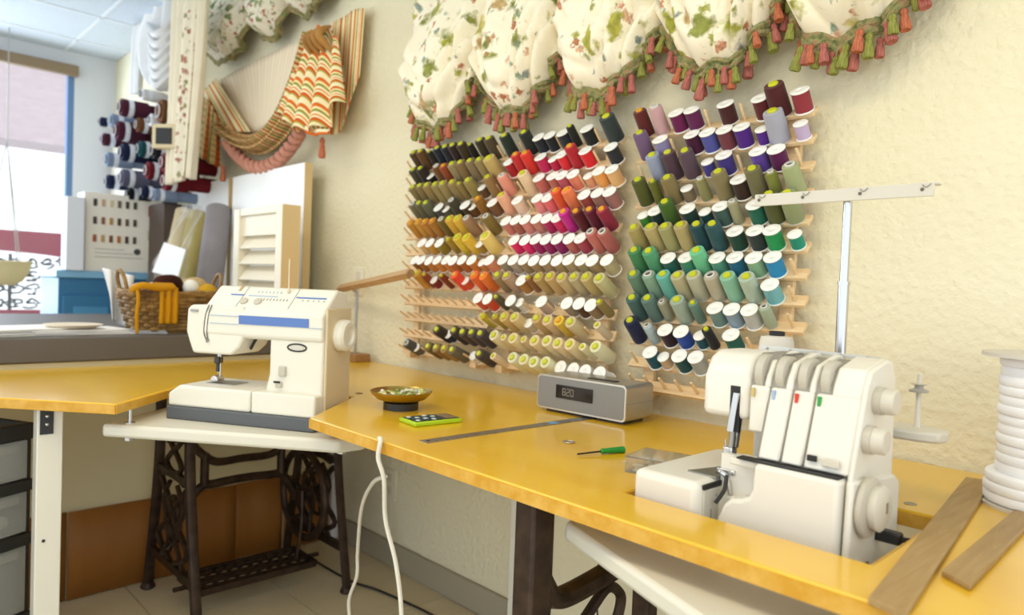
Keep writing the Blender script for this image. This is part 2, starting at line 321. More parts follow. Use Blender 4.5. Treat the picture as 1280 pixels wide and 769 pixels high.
for k in range(3):
    a = 2*PI*k/3+.3; B().cyl((.15*math.cos(a), .15*math.sin(a), .06), (0, 0, .85), .004, n=6).out('chain', STEEL, pl)
B().cyl((0, 0, .85), (0, 0, CZ-p.z), .004, n=6).out('hanger', STEEL, pl)
# ================================================================== WORK TABLE
TZ = .76
C1 = Vector((-1.454, .783)); C3 = Vector((-1.839, .489)); C4 = C3+Vector((-.226, .226)); C2 = C1+Vector((-.211, .24))
OUT = [(.38, .777), (.38, WY-.012), (PX+.012, WY-.012), (PX+.012, -.19), tuple(C3), tuple(C4), tuple(C2), tuple(C1)]
HOLE_ = [(-.665, .887), (-.297, .887), (-.297, 1.166), (-.665, 1.166)]
def slab(outer, holes, z0, z1):
    bm = bmesh.new(); es = []
    for loop in [outer]+holes:
        vv = [bm.verts.new((p[0], p[1], z1)) for p in loop]; es += [bm.edges.new((vv[i], vv[(i+1) % len(vv)])) for i in range(len(vv))]
    r = bmesh.ops.triangle_fill(bm, use_beauty=True, edges=es)
    fs = [f for f in r['geom'] if isinstance(f, bmesh.types.BMFace)]
    e = bmesh.ops.extrude_face_region(bm, geom=fs)
    bmesh.ops.translate(bm, verts=[v for v in e['geom'] if isinstance(v, bmesh.types.BMVert)], vec=(0, 0, z0-z1))
    bmesh.ops.recalc_face_normals(bm, faces=bm.faces)
    b = B(); bm.verts.index_update(); b.v = [tuple(v.co) for v in bm.verts]; b.f = [[v.index for v in f.verts] for f in bm.faces]; bm.free(); return b
tb = thing('work_table', 'long yellow varnished plywood work table with cut-outs for sewing machines', 'table', (-1, 1.1, 0))
tb_o = Vector((-1, 1.1, 0))
slab(OUT, [HOLE_], TZ-.026, TZ).out('tabletop', TABLE, tb, -tb_o, bev=.003)
def band(a, b, off=.0012):
    a = Vector((*a, 0)); b = Vector((*b, 0)); d = (b-a).normalized(); nrm = Vector((d.y, -d.x, 0))
    c = (a+b)/2 + nrm*off; B().box((c.x, c.y, TZ-.0135), ((b-a).length, .004, .020), math.atan2(d.y, d.x)).out('edge_band', EDGE, tb, -tb_o)
band(C1, (.38, .777)); band(OUT[3], C3); band(C3, C4); band(C4, C2); band(C2, C1)
for i in range(4): band(HOLE_[(i+1) % 4], HOLE_[i], .0012)
for q in ((.30, .86), (.30, 1.45), (-1.45, 1.46)): B().bb((q[0]-.02, q[1]-.02, 0), (q[0]+.02, q[1]+.02, TZ-.026)).out('leg', WHITEP, tb, -tb_o, bev=.003)
lp = P(61, 505, X=-2.06)
B().bb((lp.x-.022, lp.y-.028, 0), (lp.x+.022, lp.y+.028, TZ-.026)).out('leg', WHITEP, tb, -tb_o, (0, 0, 0), bev=.003)
B().bb((lp.x+.022, lp.y-.022, .665), (lp.x+.026, lp.y+.006, .735)).out('leg_bracket', mat('bracket_dark', '3a3a3c', .5, .5), tb, -tb_o)
for z in (.69, .71): B().ball((lp.x+.027, lp.y-.008, z), .005).out('bolt', CHROME, tb, -tb_o)
B().ball((lp.x+.023, lp.y-.01, .40), .004).out('bolt', DARK, tb, -tb_o)
# hung shelf under the sewing machine
ang = math.atan2(.401, .502)
sh = thing('hung_shelf', 'white laminate shelf hung under the table notch carrying the sewing machine', 'shelf', (-1.921, .480, 0), ang)
SZ = .700
B().prism([(0, 0), (.60, 0), (.645, .05), (.645, .36), (0, .36)], SZ-.032, SZ).out('board', SHELF, sh, bev=.008)
for u, v in ((.055, .028), (.59, .05)):
    q = Vector((-1.921, .480)) + Vector((math.cos(ang)*u-math.sin(ang)*v, math.sin(ang)*u+math.cos(ang)*v))
    B().cyl((u, v, SZ-.044), (u, v, TZ-.026), .0045, n=8).lathe([(.011, 0), (.011, .007)], 6, (u, v, SZ-.042)).lathe([(.013, 0), (.013, .003)], 12, (u, v, SZ)).out('hanger_bolt', CHROME, sh)
# ------------------------------------------------------------------ treadle bases
def treadle(name, label, loc, rz, L, D, H, wheel=True):
    """local: x = depth (front at +), y = length between the two side frames"""
    o = thing(name, label, 'treadle base', loc, rz, 'cast iron treadle bases')
    for s, nm in ((0, 0), (1, 1)):
        y = s*L; b = B()
        f = D/2
        for d in (-1, 1):
            b.tube(spline([(d*f*.62, y, H), (d*f*.60, y, H*.72), (d*f*.72, y, H*.45), (d*f*.92, y, .12), (d*f*1.02, y, .012)], 6), [.017]*24+[.02], 8, flat=.7)
            b.lathe([(.018, 0), (.024, .006), (.018, .022)], 10, (d*f*1.02, y, 0))
        b.out('leg_pair', IRON, o)
        b = B(); b.box((0, y, H-.008), (f*1.5, .03, .016)).box((0, y, H*.60), (f*1.25, .016, .022)).box((0, y, H*.20), (f*1.75, .016, .026))
        for k in (-1, 1):     # lattice scrolls between the legs
            b.tube(spline([(k*f*.45, y, H*.97), (-k*f*.1, y, H*.88), (k*f*.35, y, H*.78), (-k*f*.3, y, H*.64), (k*f*.42, y, H*.58)], 6), .009, 6)
            b.tube(spline([(k*f*.5, y, H*.56), (k*f*.06, y, H*.42), (k*f*.6, y, H*.30), (k*f*.1, y, H*.22)], 6), .010, 6)
            b.tube(spline([(k*f*.15, y, H*.56), (k*f*.4, y, H*.46), (k*f*.1, y, H*.34), (k*f*.45, y, H*.21)], 6), .008, 6)
        b.tube([(f*.28*math.cos(a), y, H*.40+f*.34*math.sin(a)) for a in [2*PI*k/20 for k in range(20)]], .008, 6, True)
        b.out('side_lattice', IRON, o)
    xb = -f*.30    # cross brace, H-shaped with arched arms
    b = B()
    b.tube(spline([(xb, 0, H*.74), (xb, L*.12, H*.72), (xb, L*.22, H*.65), (xb, L*.32, H*.605), (xb, L*.5, H*.605), (xb, L*.70, H*.605), (xb, L*.80, H*.65), (xb, L*.90, H*.72), (xb, L, H*.74)], 7), .014, 8)
    b.tube(spline([(xb, 0, H*.22), (xb, L*.08, H*.36), (xb, L*.20, H*.49), (xb, L*.32, H*.505), (xb, L*.5, H*.51), (xb, L*.68, H*.505), (xb, L*.80, H*.49), (xb, L*.92, H*.36), (xb, L, H*.22)], 7), .015, 8)
    for k in (.24, .78): b.cyl((xb, L*k, H*.50), (xb, L*k, H*.65), .015, n=8)
    b.out('cross_brace', IRON, o)
    # treadle grate
    g = B(); x0, x1, y0, y1, z = -f*.35, f*.42, L*.10, L*.90, .075
    for yy in (y0, y1): g.box(((x0+x1)/2, yy, z), (x1-x0, .014, .02))
    for xx in (x0, x1): g.box((xx, (y0+y1)/2, z), (.014, y1-y0, .02))
    for i in range(11):
        ya = y0+(y1-y0)*(i+.5)/11
        for j in range(5):
            xa = x0+(x1-x0)*(j+.5)/5; e = .017
            g.tube([(xa+e*math.cos(t)*.9, ya+e*1.05*math.sin(t), z) for t in [PI/3*k for k in range(6)]], .0045, 5, True)
    for yy in (0, L): g.cyl((.02, yy, z), (.02, L/2, z), .008, n=8)
    g.out('foot_grate', IRON, o)
    if wheel:
        wz, wx, wr, wy = .30, 0, .155, L-.055
        wh = B().tube([(wx+wr*math.cos(a), wy, wz+wr*math.sin(a)) for a in [2*PI*k/40 for k in range(40)]], .013, 8, True)
        wh.cyl((wx, wy-.02, wz), (wx, L, wz), .022, n=12)
        wheel_o = wh.out('drive_wheel', IRON, o)
        for k in range(6):
            a = 2*PI*k/6+.2; m = [(wx+wr*q*math.cos(a+.35*math.sin(q*5)), wy, wz+wr*q*math.sin(a+.35*math.sin(q*5))) for q in (.1, .3, .5, .75, 1)]
            B().tube(m, .008, 6).out('spoke', IRON, wheel_o)
        B().tube(spline([(wx+.03, wy-.02, wz+.02), (.05, wy-.03, .2), (.04, wy-.04, z+.01)], 6), .007, 6).out('pitman_rod', IRON, o)
    return o
treadle('treadle_base', 'dark cast iron treadle base with foot grate under the sewing machine', (-2.33, .79, 0), 0, .50, .44, .732)
t2 = thing('treadle_base', 'cast iron treadle base with plain square leg under the serger', 'treadle base', (-.79, .83, 0), 0, 'cast iron treadle bases')
B().bb((-.022, -.026, 0), (.022, .026, .733)).out('leg', IRON, t2, bev=.006)
B().bb((-.02, .30, 0), (.02, .335, .733)).out('leg', IRON, t2, bev=.006)
b = B().tube(spline([(0, .0, .63), (0, .028, .58), (0, .06, .548), (0, .16, .553), (0, .30, .575)], 7), .022, 8, flat=.8)
b.tube(spline([(0, .10, .46), (0, .15, .50), (0, .20, .53), (0, .24, .50), (0, .22, .45), (0, .18, .46)], 6), .010, 8)
b.out('side_arm', IRON, t2); B().box((0, .16, .15), (.02, .30, .03)).out('lower_rail', IRON, t2)
B().tube([(0, .318, .60), (.30, .318, .60), (.62, .318, .60)], .020, 8).tube(spline([(0, .318, .30), (.1, .318, .48), (.3, .318, .56), (.52, .318, .48), (.62, .318, .30)], 6), .015, 8).out('cross_brace', IRON, t2)
for y in (0, .318): B().bb((.60, y-.02, 0), (.64, y+.02, .733)).out('leg', IRON, t2, bev=.006)
s2 = thing('hung_shelf', 'white laminate shelf hung under the table opening carrying the serger', 'shelf', (-.772, .861, 0), math.atan2(-.124, .326))
B().prism([(.0, .03), (.03, 0), (.62, 0), (.62, .42), (.03, .42), (0, .39)], .668, .698).out('board', SHELF, s2, bev=.008)
for u, v in ((.10, .06), (.52, .09), (.10, .36), (.5, .36)): B().cyl((u, v, .698), (u, v, TZ-.026), .0045, n=8).out('hanger_bolt', CHROME, s2)
# ================================================================== SEWING MACHINE
sm = thing('sewing_machine', 'cream sewing machine with blue stripe and grey base on the hung shelf', 'sewing machine', (-1.914, .625, SZ), math.radians(31))
B().bb((0, 0, 0), (.425, .18, .034)).out('base', DGREY, sm, bev=.004)
B().prism([(.002, .034), (.244, .034), (.244, .088), (.035, .088), (.002, .066)], .003, .177, 'y').out('free_arm_tray', CREAM, sm, bev=.007, seg=3)
b = B().prism([(.247, .034), (.424, .034), (.424, .088), (.247, .088)], .003, .177, 'y')
b.prism([(.272, .08), (.424, .08), (.424, .27), (.275, .27), (.275, .13), (.265, .09)], .035, .165, 'y')
b.prism([(.028, .222), (.036, .214), (.160, .214), (.168, .24), (.150, .338), (.105, .345), (.098, .345), (.040, .292), (.028, .280)], .078, .424, 'x')
b.prism([(.030, .225), (.033, .283), (.045, .294), (.200, .294), (.200, .214), (.188, .19), (.165, .170), (.052, .170), (.040, .198)], .030, .150, 'y')
b.out('body', CREAM, sm, bev=.009, seg=3)
B().bb((.424, .045, .04), (.431, .160, .27)).prism([(.0, .03), (.431, .03), (.431, .06)], 0, .001, 'z').out('side_panel', CREAM2, sm, bev=.003) if False else B().bb((.4235, .04, .04), (.431, .162, .30)).out('side_panel', CREAM2, sm, bev=.003)
hw = B().lathe([(.036, 0), (.040, .004), (.040, .024), (.034, .030), (.024, .030), (.020, .024), (0, .024)], 28, (.431, .10, .232), (1, 0, 0)).out('handwheel', CREAM, sm)
B().lathe([(.042, 0), (.042, .005)], 28, (.4305, .10, .232), (1, 0, 0)).out('wheel_collar', mat('tan_collar', 'c8b48c', .5), sm)
B().box((.288, .0272, .262), (.197, .003, .022)).out('blue_stripe', BLUE, sm)
B().box((.145, .0272, .270), (.085, .002, .0016)).out('trim_line', PALEB, sm); B().box((.145, .0272, .250), (.085, .002, .0016)).out('trim_line', PALEB, sm)
B().box((.405, .0272, .251), (.036, .002, .0016)).out('trim_line', PALEB, sm)
# top panel lies on the slope (.040,.292)->(.098,.345): helper puts marks on it
sd = Vector((0, .058, .053)).normalized(); sn = Vector((0, -.053, .058)).normalized()
def onslope(u, s): return Vector((u, .040, .292)) + sd*s + sn*.0006
MS = Matrix(((1, 0, 0), (0, sd.y, sn.y), (0, sd.z, sn.z)))
def mark(name, u, s, du, ds, m, h=.0012): return B().box(onslope(u, s), (du, ds, h), M=MS).out(name, m, sm)
mark('stripe_mark', .150, .046, .040, .004, BLUE); mark('stripe_mark', .225, .045, .085, .0035, PALEB); mark('stripe_mark', .365, .045, .085, .0045, BLUE)
for i in range(9): mark('stitch_symbol', .225+.0095*i, .033, .0025, .008, INK)
for i in range(7): mark('stitch_symbol', .205+.011*i, .060, .0025, .007, PALEB)
for i in range(5): mark('stitch_symbol', .345+.015*i, .035, .003, .004, INK)
for u in (.182, .222): B().lathe([(.011, 0), (.010, .004), (0, .005)], 16, onslope(u, .023), sn).out('selector_slide', KNOB, sm)
mark('top_slot', .148, .070, .007, .018, mat('slot_tan', 'b39a72', .6), .003)
for u in (.168, .318): mark('panel_seam', u, .04, .0012, .074, INK)
B().lathe([(.005, 0), (.002, .008), (.002, .085), (0, .086)], 8, (.292, .085, .335)).out('spool_pin', CREAM2, sm)
B().tube(spline([(.100, .0285, .296), (.090, .0278, .27), (.086, .0278, .225), (.095, .0278, .205)], 6), .0011, 6).out('thread_slot', DARK, sm)
B().tube(spline([(.108, .0285, .296), (.099, .0278, .27), (.095, .0278, .225), (.100, .0278, .203)], 6), .0011, 6).out('thread_slot', DARK, sm)
B().tube([(.094, .028, .206), (.097, .026, .201), (.100, .028, .206)], .003, 6).out('take_up_hook', STEEL, sm)
B().box((.056, .0275, .279), (.022, .002, .006)).out('head_badge', INK, sm)
b = B().tube([(.352+.026*math.cos(a), .0345, .200+.009*math.sin(a)) for a in [2*PI*k/24 for k in range(24)]], .0022, 6, True); b.out('name_badge', DARK, sm)
B().box((.352, .0345, .200), (.036, .002, .008)).out('badge_plate', SGREY, sm)
B().box((.314, .034, .139), (.020, .012, .026)).out('stitch_dial', KNOB, sm, bev=.003); B().box((.306, .032, .105), (.016, .010, .014), 0).out('feed_lever', KNOB, sm, bev=.002); B().box((.303, .0265, .112), (.018, .002, .005)).out('lever_slot', DARK, sm)
B().box((.11, .095, .0885), (.085, .062, .002)).out('needle_plate', STEEL, sm, bev=.0005)
B().cyl((.085, .09, .172), (.085, .09, .115), .0035).out('presser_bar', CHROME, sm); B().cyl((.092, .088, .172), (.092, .088, .097), .0022).out('needle_bar', CHROME, sm)
B().box((.086, .088, .148), (.016, .018, .018)).box((.087, .087, .128), (.009, .012, .022)).out('foot_holder', mat('dark_steel', '4a4642', .35, .8), sm, bev=.002)
B().prism([(.076, .094), (.098, .094), (.098, .099), (.090, .108), (.084, .108), (.076, .099)], .070, .098, 'y').out('presser_foot', CHROME, sm, bev=.001)
B().tube(spline([(.192, .075, .185), (.205, .07, .203), (.214, .066, .213)], 5), .004, 6).out('foot_lever', DARK, sm)
# ================================================================== SERGER
SR = Vector((-.5, 1.0, .698))
sg = thing('serger', 'white overlock serger with four coloured tension marks and tall thread guide', 'serger', SR)
def so(b, name, m, par=None, **k): return b.out(name, m, sg if par is None else par, -SR if par is None else (0, 0, 0), **k)
DY = .985
gx = [solveX(p, DY, .965) for p in (939, 964.5, 993, 1021, 1073)]
XR = -.352
so(B().bb((-.656, .905, .700), (-.541, 1.155, .797)), 'cloth_bed', SWHITE, bev=.012, seg=3)
so(B().bb((-.541, .960, .700), (XR+.004, 1.105, .775)), 'base', SWHITE, bev=.004)
so(B().bb((-.541, 1.0, .775), (-.49, 1.105, .797)), 'throat_block', SWHITE, bev=.003)
so(B().bb((-.543, .92, .705), (-.5385, .985, .785)), 'bed_end_plate', SGREY, bev=.001)
so(B().bb((-.5418, .918, .786), (-.5385, .985, .793)), 'knife_slot', DARK)
so(B().bb((-.5388, .938, .733), (-.5375, .941, .755)), 'plate_slot', INK); so(B().ball((-.5385, .952, .775), .003), 'plate_screw', INK); so(B().ball((-.5385, .945, .72), .003), 'plate_screw', INK)
# looper cover with scooped corner
cv = [(-.532, .702), (XR-.002, .702), (XR-.002, .838), (-.470, .838), (-.472, .800), (-.477, .789), (-.488, .783), (-.502, .781), (-.514, .770), (-.524, .745)]
so(B().prism(cv, .930, .964, 'y'), 'looper_cover', SWHITE, bev=.006, seg=3)
so(B().bb((-.541, .968, .702), (-.468, .980, .834)), 'looper_well', SWHITE); so(B().bb((-.515, .945, .826), (-.468, .985, .836)), 'throat_plate', SWHITE, bev=.002)
so(B().bb((-.500, .936, .838), (XR-.006, .955, .8405)), 'cover_seam', DARK)
so(B().tube(spline([(-.526, .958, .805), (-.524, .95, .785), (-.532, .94, .765)], 5), .003, 6), 'looper_hook', DARK)
so(B().tube(spline([(-.545, .965, .805), (-.535, .957, .808), (-.526, .960, .80), (-.522, .965, .775)], 5), .0035, 6), 'upper_looper', CHROME)
so(B().prism([(-.590, .955), (-.542, .955), (-.542, 1.04), (-.566, 1.04)], .7972, .7995), 'needle_plate', STEEL)
B_ = B().bb((-.44, .9285, .708), (-.415, .9315, .7095)); so(B_, 'cover_print', INK); so(B().bb((-.416, .9285, .703), (-.4148, .9315, .722)), 'cover_print', INK)
so(B().bb((-.405, .9285, .703), (-.380, .9305, .722)), 'cover_recess', SGREY, bev=.002)
# column
prof = [(.958, .70), (.958, .845), (.992, .955), (1.004, .972), (1.065, .984), (1.092, .975), (1.10, .95), (1.10, .70)]
so(B().prism(prof, gx[1]-.004, XR, 'x'), 'column', mat('serger_groove', '8f8a80', .6), bev=.004)
so(B().prism([(.938, .70), (1.01, .70), (1.122, .70), (1.122, .812), (1.10, .824), (.945, .838)], XR, XR+.010, 'x'), 'end_cover', SWHITE, bev=.004)
so(B().prism([(.9505, .838), (.9785, .925), (.989, .956), (1.004, .977), (1.06, .989), (1.082, .985), (1.095, .96), (1.10, .82), (.951, .82)], XR-.001, XR+.006, 'x'), 'upper_end_cover', SWHITE, bev=.004)
so(B().bb((-.49, 1.09, .70), (XR+.008, 1.125, .813)), 'rear_block', SWHITE, bev=.006)
# head
hx = solveX(880, .985, .955)
so(B().prism([(.984, .885), (.984, .945), (1.0, .975), (1.02, .985), (1.09, .985), (1.10, .96), (1.10, .885)], hx, gx[0]-.001, 'x'), 'head', SWHITE, bev=.010, seg=3)
so(B().prism([(.990, .885), (.990, .945), (1.004, .975), (1.02, .986), (1.09, .986), (1.10, .96), (1.10, .885)], gx[0], gx[1], 'x'), 'head_core', mat('serger_groove', '8f8a80', .6))
mk = [mat('mark_sand', 'c8b070', .5), mat('mark_blue', '9ab4d0', .5), mat('mark_red', 'd03a28', .5), mat('mark_green', '2c9a40', .5)]
for i in range(4):
    a, b2 = gx[i]+.0022, gx[i+1]-.0010; zb = .872 if i == 0 else .842
    yb = .980 if i == 0 else .950
    e = XR if i == 3 else b2
    notch = a+.020     # tension wheel sits in the left part of each panel top
    pn = so(B().prism([(yb, zb), (.978, .925) if i else (.981, .925), (.9825, .940), (1.0, .940), (1.0, zb)], a, e, 'x').prism([(.9825, .938), (.988, .955), (1.003, .977), (1.06, .990), (1.08, .988), (1.08, .938)], notch, e, 'x'), 'tension_panel', SWHITE, bev=.003)
    wl = so(B().lathe([(.026, 0), (.028, .001), (.028, .012), (.026, .013)], 32, (a+.003, 1.012, .957), (1, 0, 0)), 'tension_wheel', KNOB)
    so(B().box((a+.006, .9785, .930), (.0045, .004, .013)), 'colour_mark', mk[i])
so(B().bb((-.405, .9475, .853), (-.392, .952, .861)), 'lever_slot', DARK, bev=.001); so(B().bb((-.385, .9465, .850), (-.362, .951, .860)), 'width_lever', SGREY, bev=.001)
# needle and presser bars
so(B().cyl((-.529, 1.0, .935), (-.537, .998, .84), .006), 'needle_bar', CHROME); so(B().bb((-.540, .9835, .865), (-.524, .990, .935)), 'needle_slot', DARK)
so(B().prism([(-.540, .866), (-.530, .866), (-.524, .925), (-.532, .925)], .978, .983, 'y'), 'thread_plate', CHROME)
so(B().cyl((-.537, .992, .875), (-.540, .992, .815), .0055), 'presser_bar', STEEL); so(B().box((-.540, .99, .826), (.016, .016, .03)).box((-.532, .98, .808), (.03, .03, .008)), 'presser_foot', CHROME, bev=.002)
so(B().cyl((-.549, .992, .85), (-.545, .992, .802), .0015), 'needle', CHROME)
so(B().bb((-.510, 1.03, .845), (-.500, 1.05, .865)), 'lifter', DARK, bev=.002)
# side dials and handwheel
def dial(y, z, r=.019):
    d = so(B().lathe([(r, 0), (r, .010)], 24, (XR+.006, y, z), (1, 0, 0)), 'dial', KNOB)
    B().lathe([(r*.92, .010), (r*.92, .013), (r*.9, .024), (r*.8, .026), (0, .026)], 24, (XR+.006, y, z), (1, 0, 0)).out('dial_cap', SGREY, d)
    return d
dial(1.022, .936); dial(.992, .887)
so(B().lathe([(.036, 0), (.040, .004), (.040, .009), (.036, .012)], 32, (XR+.010, .985, .800), (1, 0, 0)), 'handwheel', KNOB)
so(B().lathe([(.028, 0), (.030, .012), (.024, .016), (0, .016)], 32, (XR+.020, .987, .801), (1, 0, 0)), 'handwheel_hub', SGREY)
so(B().box((XR+.0362, .992, .802), (.001, .006, .014)), 'hub_slot', mat('groove_tan', '8a7c64', .6))
so(B().box((XR+.024, 1.040, .752), (.034, .018, .016)), 'power_plug', DARK, bev=.003)
so(B().tube(spline([(XR+.036, 1.040, .752), (XR+.045, 1.055, .748), (XR+.05, 1.10, .735), (XR+.045, 1.15, .705)], 6), .004, 6), 'power_cable', DARK)
so(B().box((XR+.011, 1.0, .716), (.003, .014, .010)), 'vent', mat('vent_brown', '5a4a3c', .6))
# rear rail and thread stand
so(B().prism([(-.548, .984), (-.365, .984), (-.365, .990), (-.548, .993)], 1.085, 1.088, 'y'), 'thread_rail', mat('rail_grey', 'cfcdc6', .3, .5))
for i in range(5): so(B().ball((-.535+.038*i, 1.084, .988), .0020), 'rail_screw', STEEL)
PYc = 1.20
px_ = solveX(1051, PYc, 1.0)
so(B().prism([(-.66, 1.16), (-.335, 1.16), (-.308, 1.172), (-.303, 1.195), (-.308, 1.22), (-.34, 1.235), (-.66, 1.235)], .864, .880), 'spool_tray', SGREY, bev=.004)
so(B().bb((-.56, 1.10, .80), (-.40, 1.17, .875)), 'tray_bracket', SGREY, bev=.004)
so(B().cyl((px_, PYc, .875), (px_, PYc, 1.10), .0085, n=16).cyl((px_, PYc, 1.095), (px_, PYc, 1.10), .0095, n=16), 'lower_pole', CHROME)
so(B().cyl((px_, PYc, 1.10), (px_, PYc, 1.235), .0068, n=16), 'upper_pole', CHROME)
a = P(948, 249, Y=PYc); c = P(1175, 242, Y=PYc)
zc = 1.242
gb = [(a.x, zc-.010), (a.x+.006, zc-.013), (c.x-.008, zc-.013), (c.x, zc-.006), (c.x, zc+.010), (c.x-.004, zc+.012), (a.x, zc+.010)]
so(B().prism([(a.x, PYc-.012), (c.x-.006, PYc-.014), (c.x, PYc-.006), (c.x, PYc+.008), (a.x, PYc+.012)], zc+.006, zc+.009).bb((a.x, PYc-.014, zc-.012), (c.x-.004, PYc-.0115, zc+.009)), 'thread_guide_bar', SGREY, bev=.0012)
L_ = c.x-a.x
for k in (.03, .30, .62, .93): so(B().ball((a.x+L_*k, PYc-.0145, zc-.001), .0028), 'guide_hole', mat('guide_hole_grey', '6a645c', .5)); so(B().tube(spline([(a.x+L_*k, PYc-.0148, zc+.006), (a.x+L_*(k+.02), PYc-.0148, zc+.002), (a.x+L_*(k+.04), PYc-.0148, zc+.007)], 4), .0010, 5), 'guide_slit', mat('guide_slit_grey', '9a948a', .5))
for px in (1147, 1080, 1020):
    xx = solveX(px, PYc, .90)
    so(B().lathe([(.006, 0), (.004, .006), (.0032, .075), (.0030, .082), (0, .084)], 10, (xx, PYc, .880)), 'spool_pin', SGREY)
    so(B().lathe([(.013, 0), (.014, .003), (.006, .006), (.006, .010), (.012, .012)], 16, (xx, PYc, .934)), 'pin_disc', mat('pin_disc_grey', 'a8a49c', .4))
q = P(971, 425, Y=PYc)
tc = thing('thread_cone', 'large pale grey thread cone standing on the serger thread stand', 'thread cone', (q.x, PYc, .880))
B().lathe([(.0, .001), (.036, .001), (.036, .01), (.0285, .112), (.026, .121), (.012, .123), (0, .123)], 28).out('thread', cloth('pale_grey_thread', 'd8d2c6', 600, .05), tc)
B().lathe([(.013, .123), (.0135, .130), (.010, .131), (.009, .125), (0, .125)], 16).out('core', DARK, tc)
# ================================================================== THINGS ON THE TABLE
T = TZ
# clock radio speaker
fl_ = P(671, 508, z=T+.008); fr_ = P(781, 529, z=T+.008); d = fr_-fl_; an = math.atan2(d.y, d.x); W = d.length
sp = thing('clock_radio', 'silver tabletop clock radio with dark display on yellow table', 'radio', (fl_.x, fl_.y, T), an)
hh = .085
def rr(w, h, r, z0, n=5):
    o = []
    for cx_, cz, a0 in ((w-r, h-r, 0), (r, h-r, PI/2), (r, r, PI), (w-r, r, 1.5*PI)):
        o += [(cx_+r*math.cos(a0+PI/2*k/n), z0+cz+r*math.sin(a0+PI/2*k/n)) for k in range(n+1)]
    return o
B().prism(rr(W, hh, .010, .008), .004, .115, 'y').out('body', SILVER, sp)
B().prism([(x, z) for x, z in rr(W, hh, .010, .008)], 0, .005, 'y').out('front_rim', mat('bright_aluminium', 'dcdad4', .3, .8), sp)
B().prism([(x+.004, z+.004) for x, z in rr(W-.008, hh-.008, .008, .008)], -.001, .003, 'y').out('grille', GRILLE, sp)
B().bb((W*.235, -.0035, .040), (W*.655, 0, .073)).out('display', SCREEN, sp, bev=.001)
segs = {'0': 'abcdef', '8': 'abcdefg', '2': 'abged', ':': ''}
def digit(ch, x0, z0, w=.008, h=.016):
    s = {'a': ((0, h), (w, h)), 'g': ((0, h/2), (w, h/2)), 'd': ((0, 0), (w, 0)), 'f': ((0, h/2), (0, h)), 'b': ((w, h/2), (w, h)), 'e': ((0, 0), (0, h/2)), 'c': ((w, 0), (w, h/2))}
    b = B()
    for k in segs[ch]:
        (xa, za), (xb, zb) = s[k]; b.bb((x0+min(xa, xb)-.0008, -.0046, z0+min(za, zb)-.0008), (x0+max(xa, xb)+.0008, -.0034, z0+max(za, zb)+.0008))
    b.out('digit', SEG, sp)
for k, ch in enumerate('820'): digit(ch, W*.32+.0125*k, .049)
B().bb((W*.06, .02, 0), (W*.94, .10, .0085)).out('foot_pad', BLACKP, sp); B().bb((W*.5, .03, hh+.007), (W*.80, .05, hh+.010)).out('top_buttons', BLACKP, sp, bev=.001)
B().bb((W-.0005, .01, .049), (W+.0006, .112, .0500)).out('seam', GRILLE, sp)
# brass dish with pins
bp = P(501, 511, z=T); bw = thing('pin_dish', 'shallow brass dish on black foot full of pins and clips', 'dish', (bp.x, bp.y, T))
B().lathe([(.043, 0), (.043, .017), (.03, .018), (0, .018)], 32).out('foot', BLACKP, bw)
B().lathe([(0, .017), (.035, .017), (.060, .026), (.074, .040), (.0765, .045), (.0745, .0455), (.071, .041), (.058, .029), (.034, .021), (0, .021)], 40).out('dish', BRASS, bw)
pc = [mat('pin_'+h, h, .4) for h in ('e8e4d0', 'd8c860', 'c8d080', 'b8b8b0', 'f4f2ea', '8a9a50')]
rg = random.Random(5)
for k in range(46):
    a, r = rg.uniform(0, 2*PI), .055*math.sqrt(rg.random()); e = rg.uniform(0, 2*PI); z = .024+.010*rg.random()+.05*r*r/.05
    c = Vector((r*math.cos(a), r*math.sin(a), z+r*.12)); dv = Vector((math.cos(e), math.sin(e), .25*rg.uniform(-1, 1)))*rg.uniform(.008, .016)
    if k % 3: B().tube([c-dv, c+dv], .0022, 5).out('clip', pc[k % 6], bw)
    else: B().ball(c, .0055, 8, 6).out('pin_head', pc[(k//3) % 6], bw)
# calculator
A_ = P(519, 531, z=T+.006); B2_ = P(578, 525, z=T+.006); d = B2_-A_; an = math.atan2(d.y, d.x); W = d.length
ca = thing('calculator', 'lime green pocket calculator lying by the brass dish', 'calculator', (A_.x, A_.y, T), an)
B().bb((0, 0, 0), (W, .072, .010)).out('case', GREEN, ca, bev=.003); B().bb((W*.05, .006, .0095), (W*.97, .066, .0108)).out('key_field', BLACKP, ca)
for i in range(5):
    for j in range(4): B().bb((W*(.09+.11*i), .010+.0138*j, .0105), (W*(.09+.11*i)+.009, .019+.0138*j, .0128)).out('key', (KEY if (i+j) % 3 else KEYW), ca, bev=.001)
B().bb((W*.70, .010, .0105), (W*.92, .062, .0118)).out('display', mat('lcd', '7c6a58', .3), ca)
# steel ruler
a = P(529, 553, z=T); c = P(742, 522, z=T); d = c-a; an = math.atan2(d.y, d.x); Lr = d.length+.03
ru = thing('steel_ruler', 'long steel ruler lying across the yellow table under the radio', 'ruler', (a.x, a.y, T), an)
B().bb((0, -.014, 0), (Lr, .014, .0015)).out('blade', STEEL, ru)
B().lathe([(.0045, 0), (.0045, .0018)], 12, (.012, 0, 0)).out('hanging_hole', DARK, ru)
for k in range(1, int(Lr/.0254)): B().bb((k*.0254-.0004, -.014, .0014), (k*.0254+.0004, -.006, .0018)).out('inch_mark', DARK, ru)
B().bb((Lr*.66, -.012, .0014), (Lr*.70, .012, .0019)).out('blue_sticker', mat('sticker_blue', '6a9cc0', .5), ru)
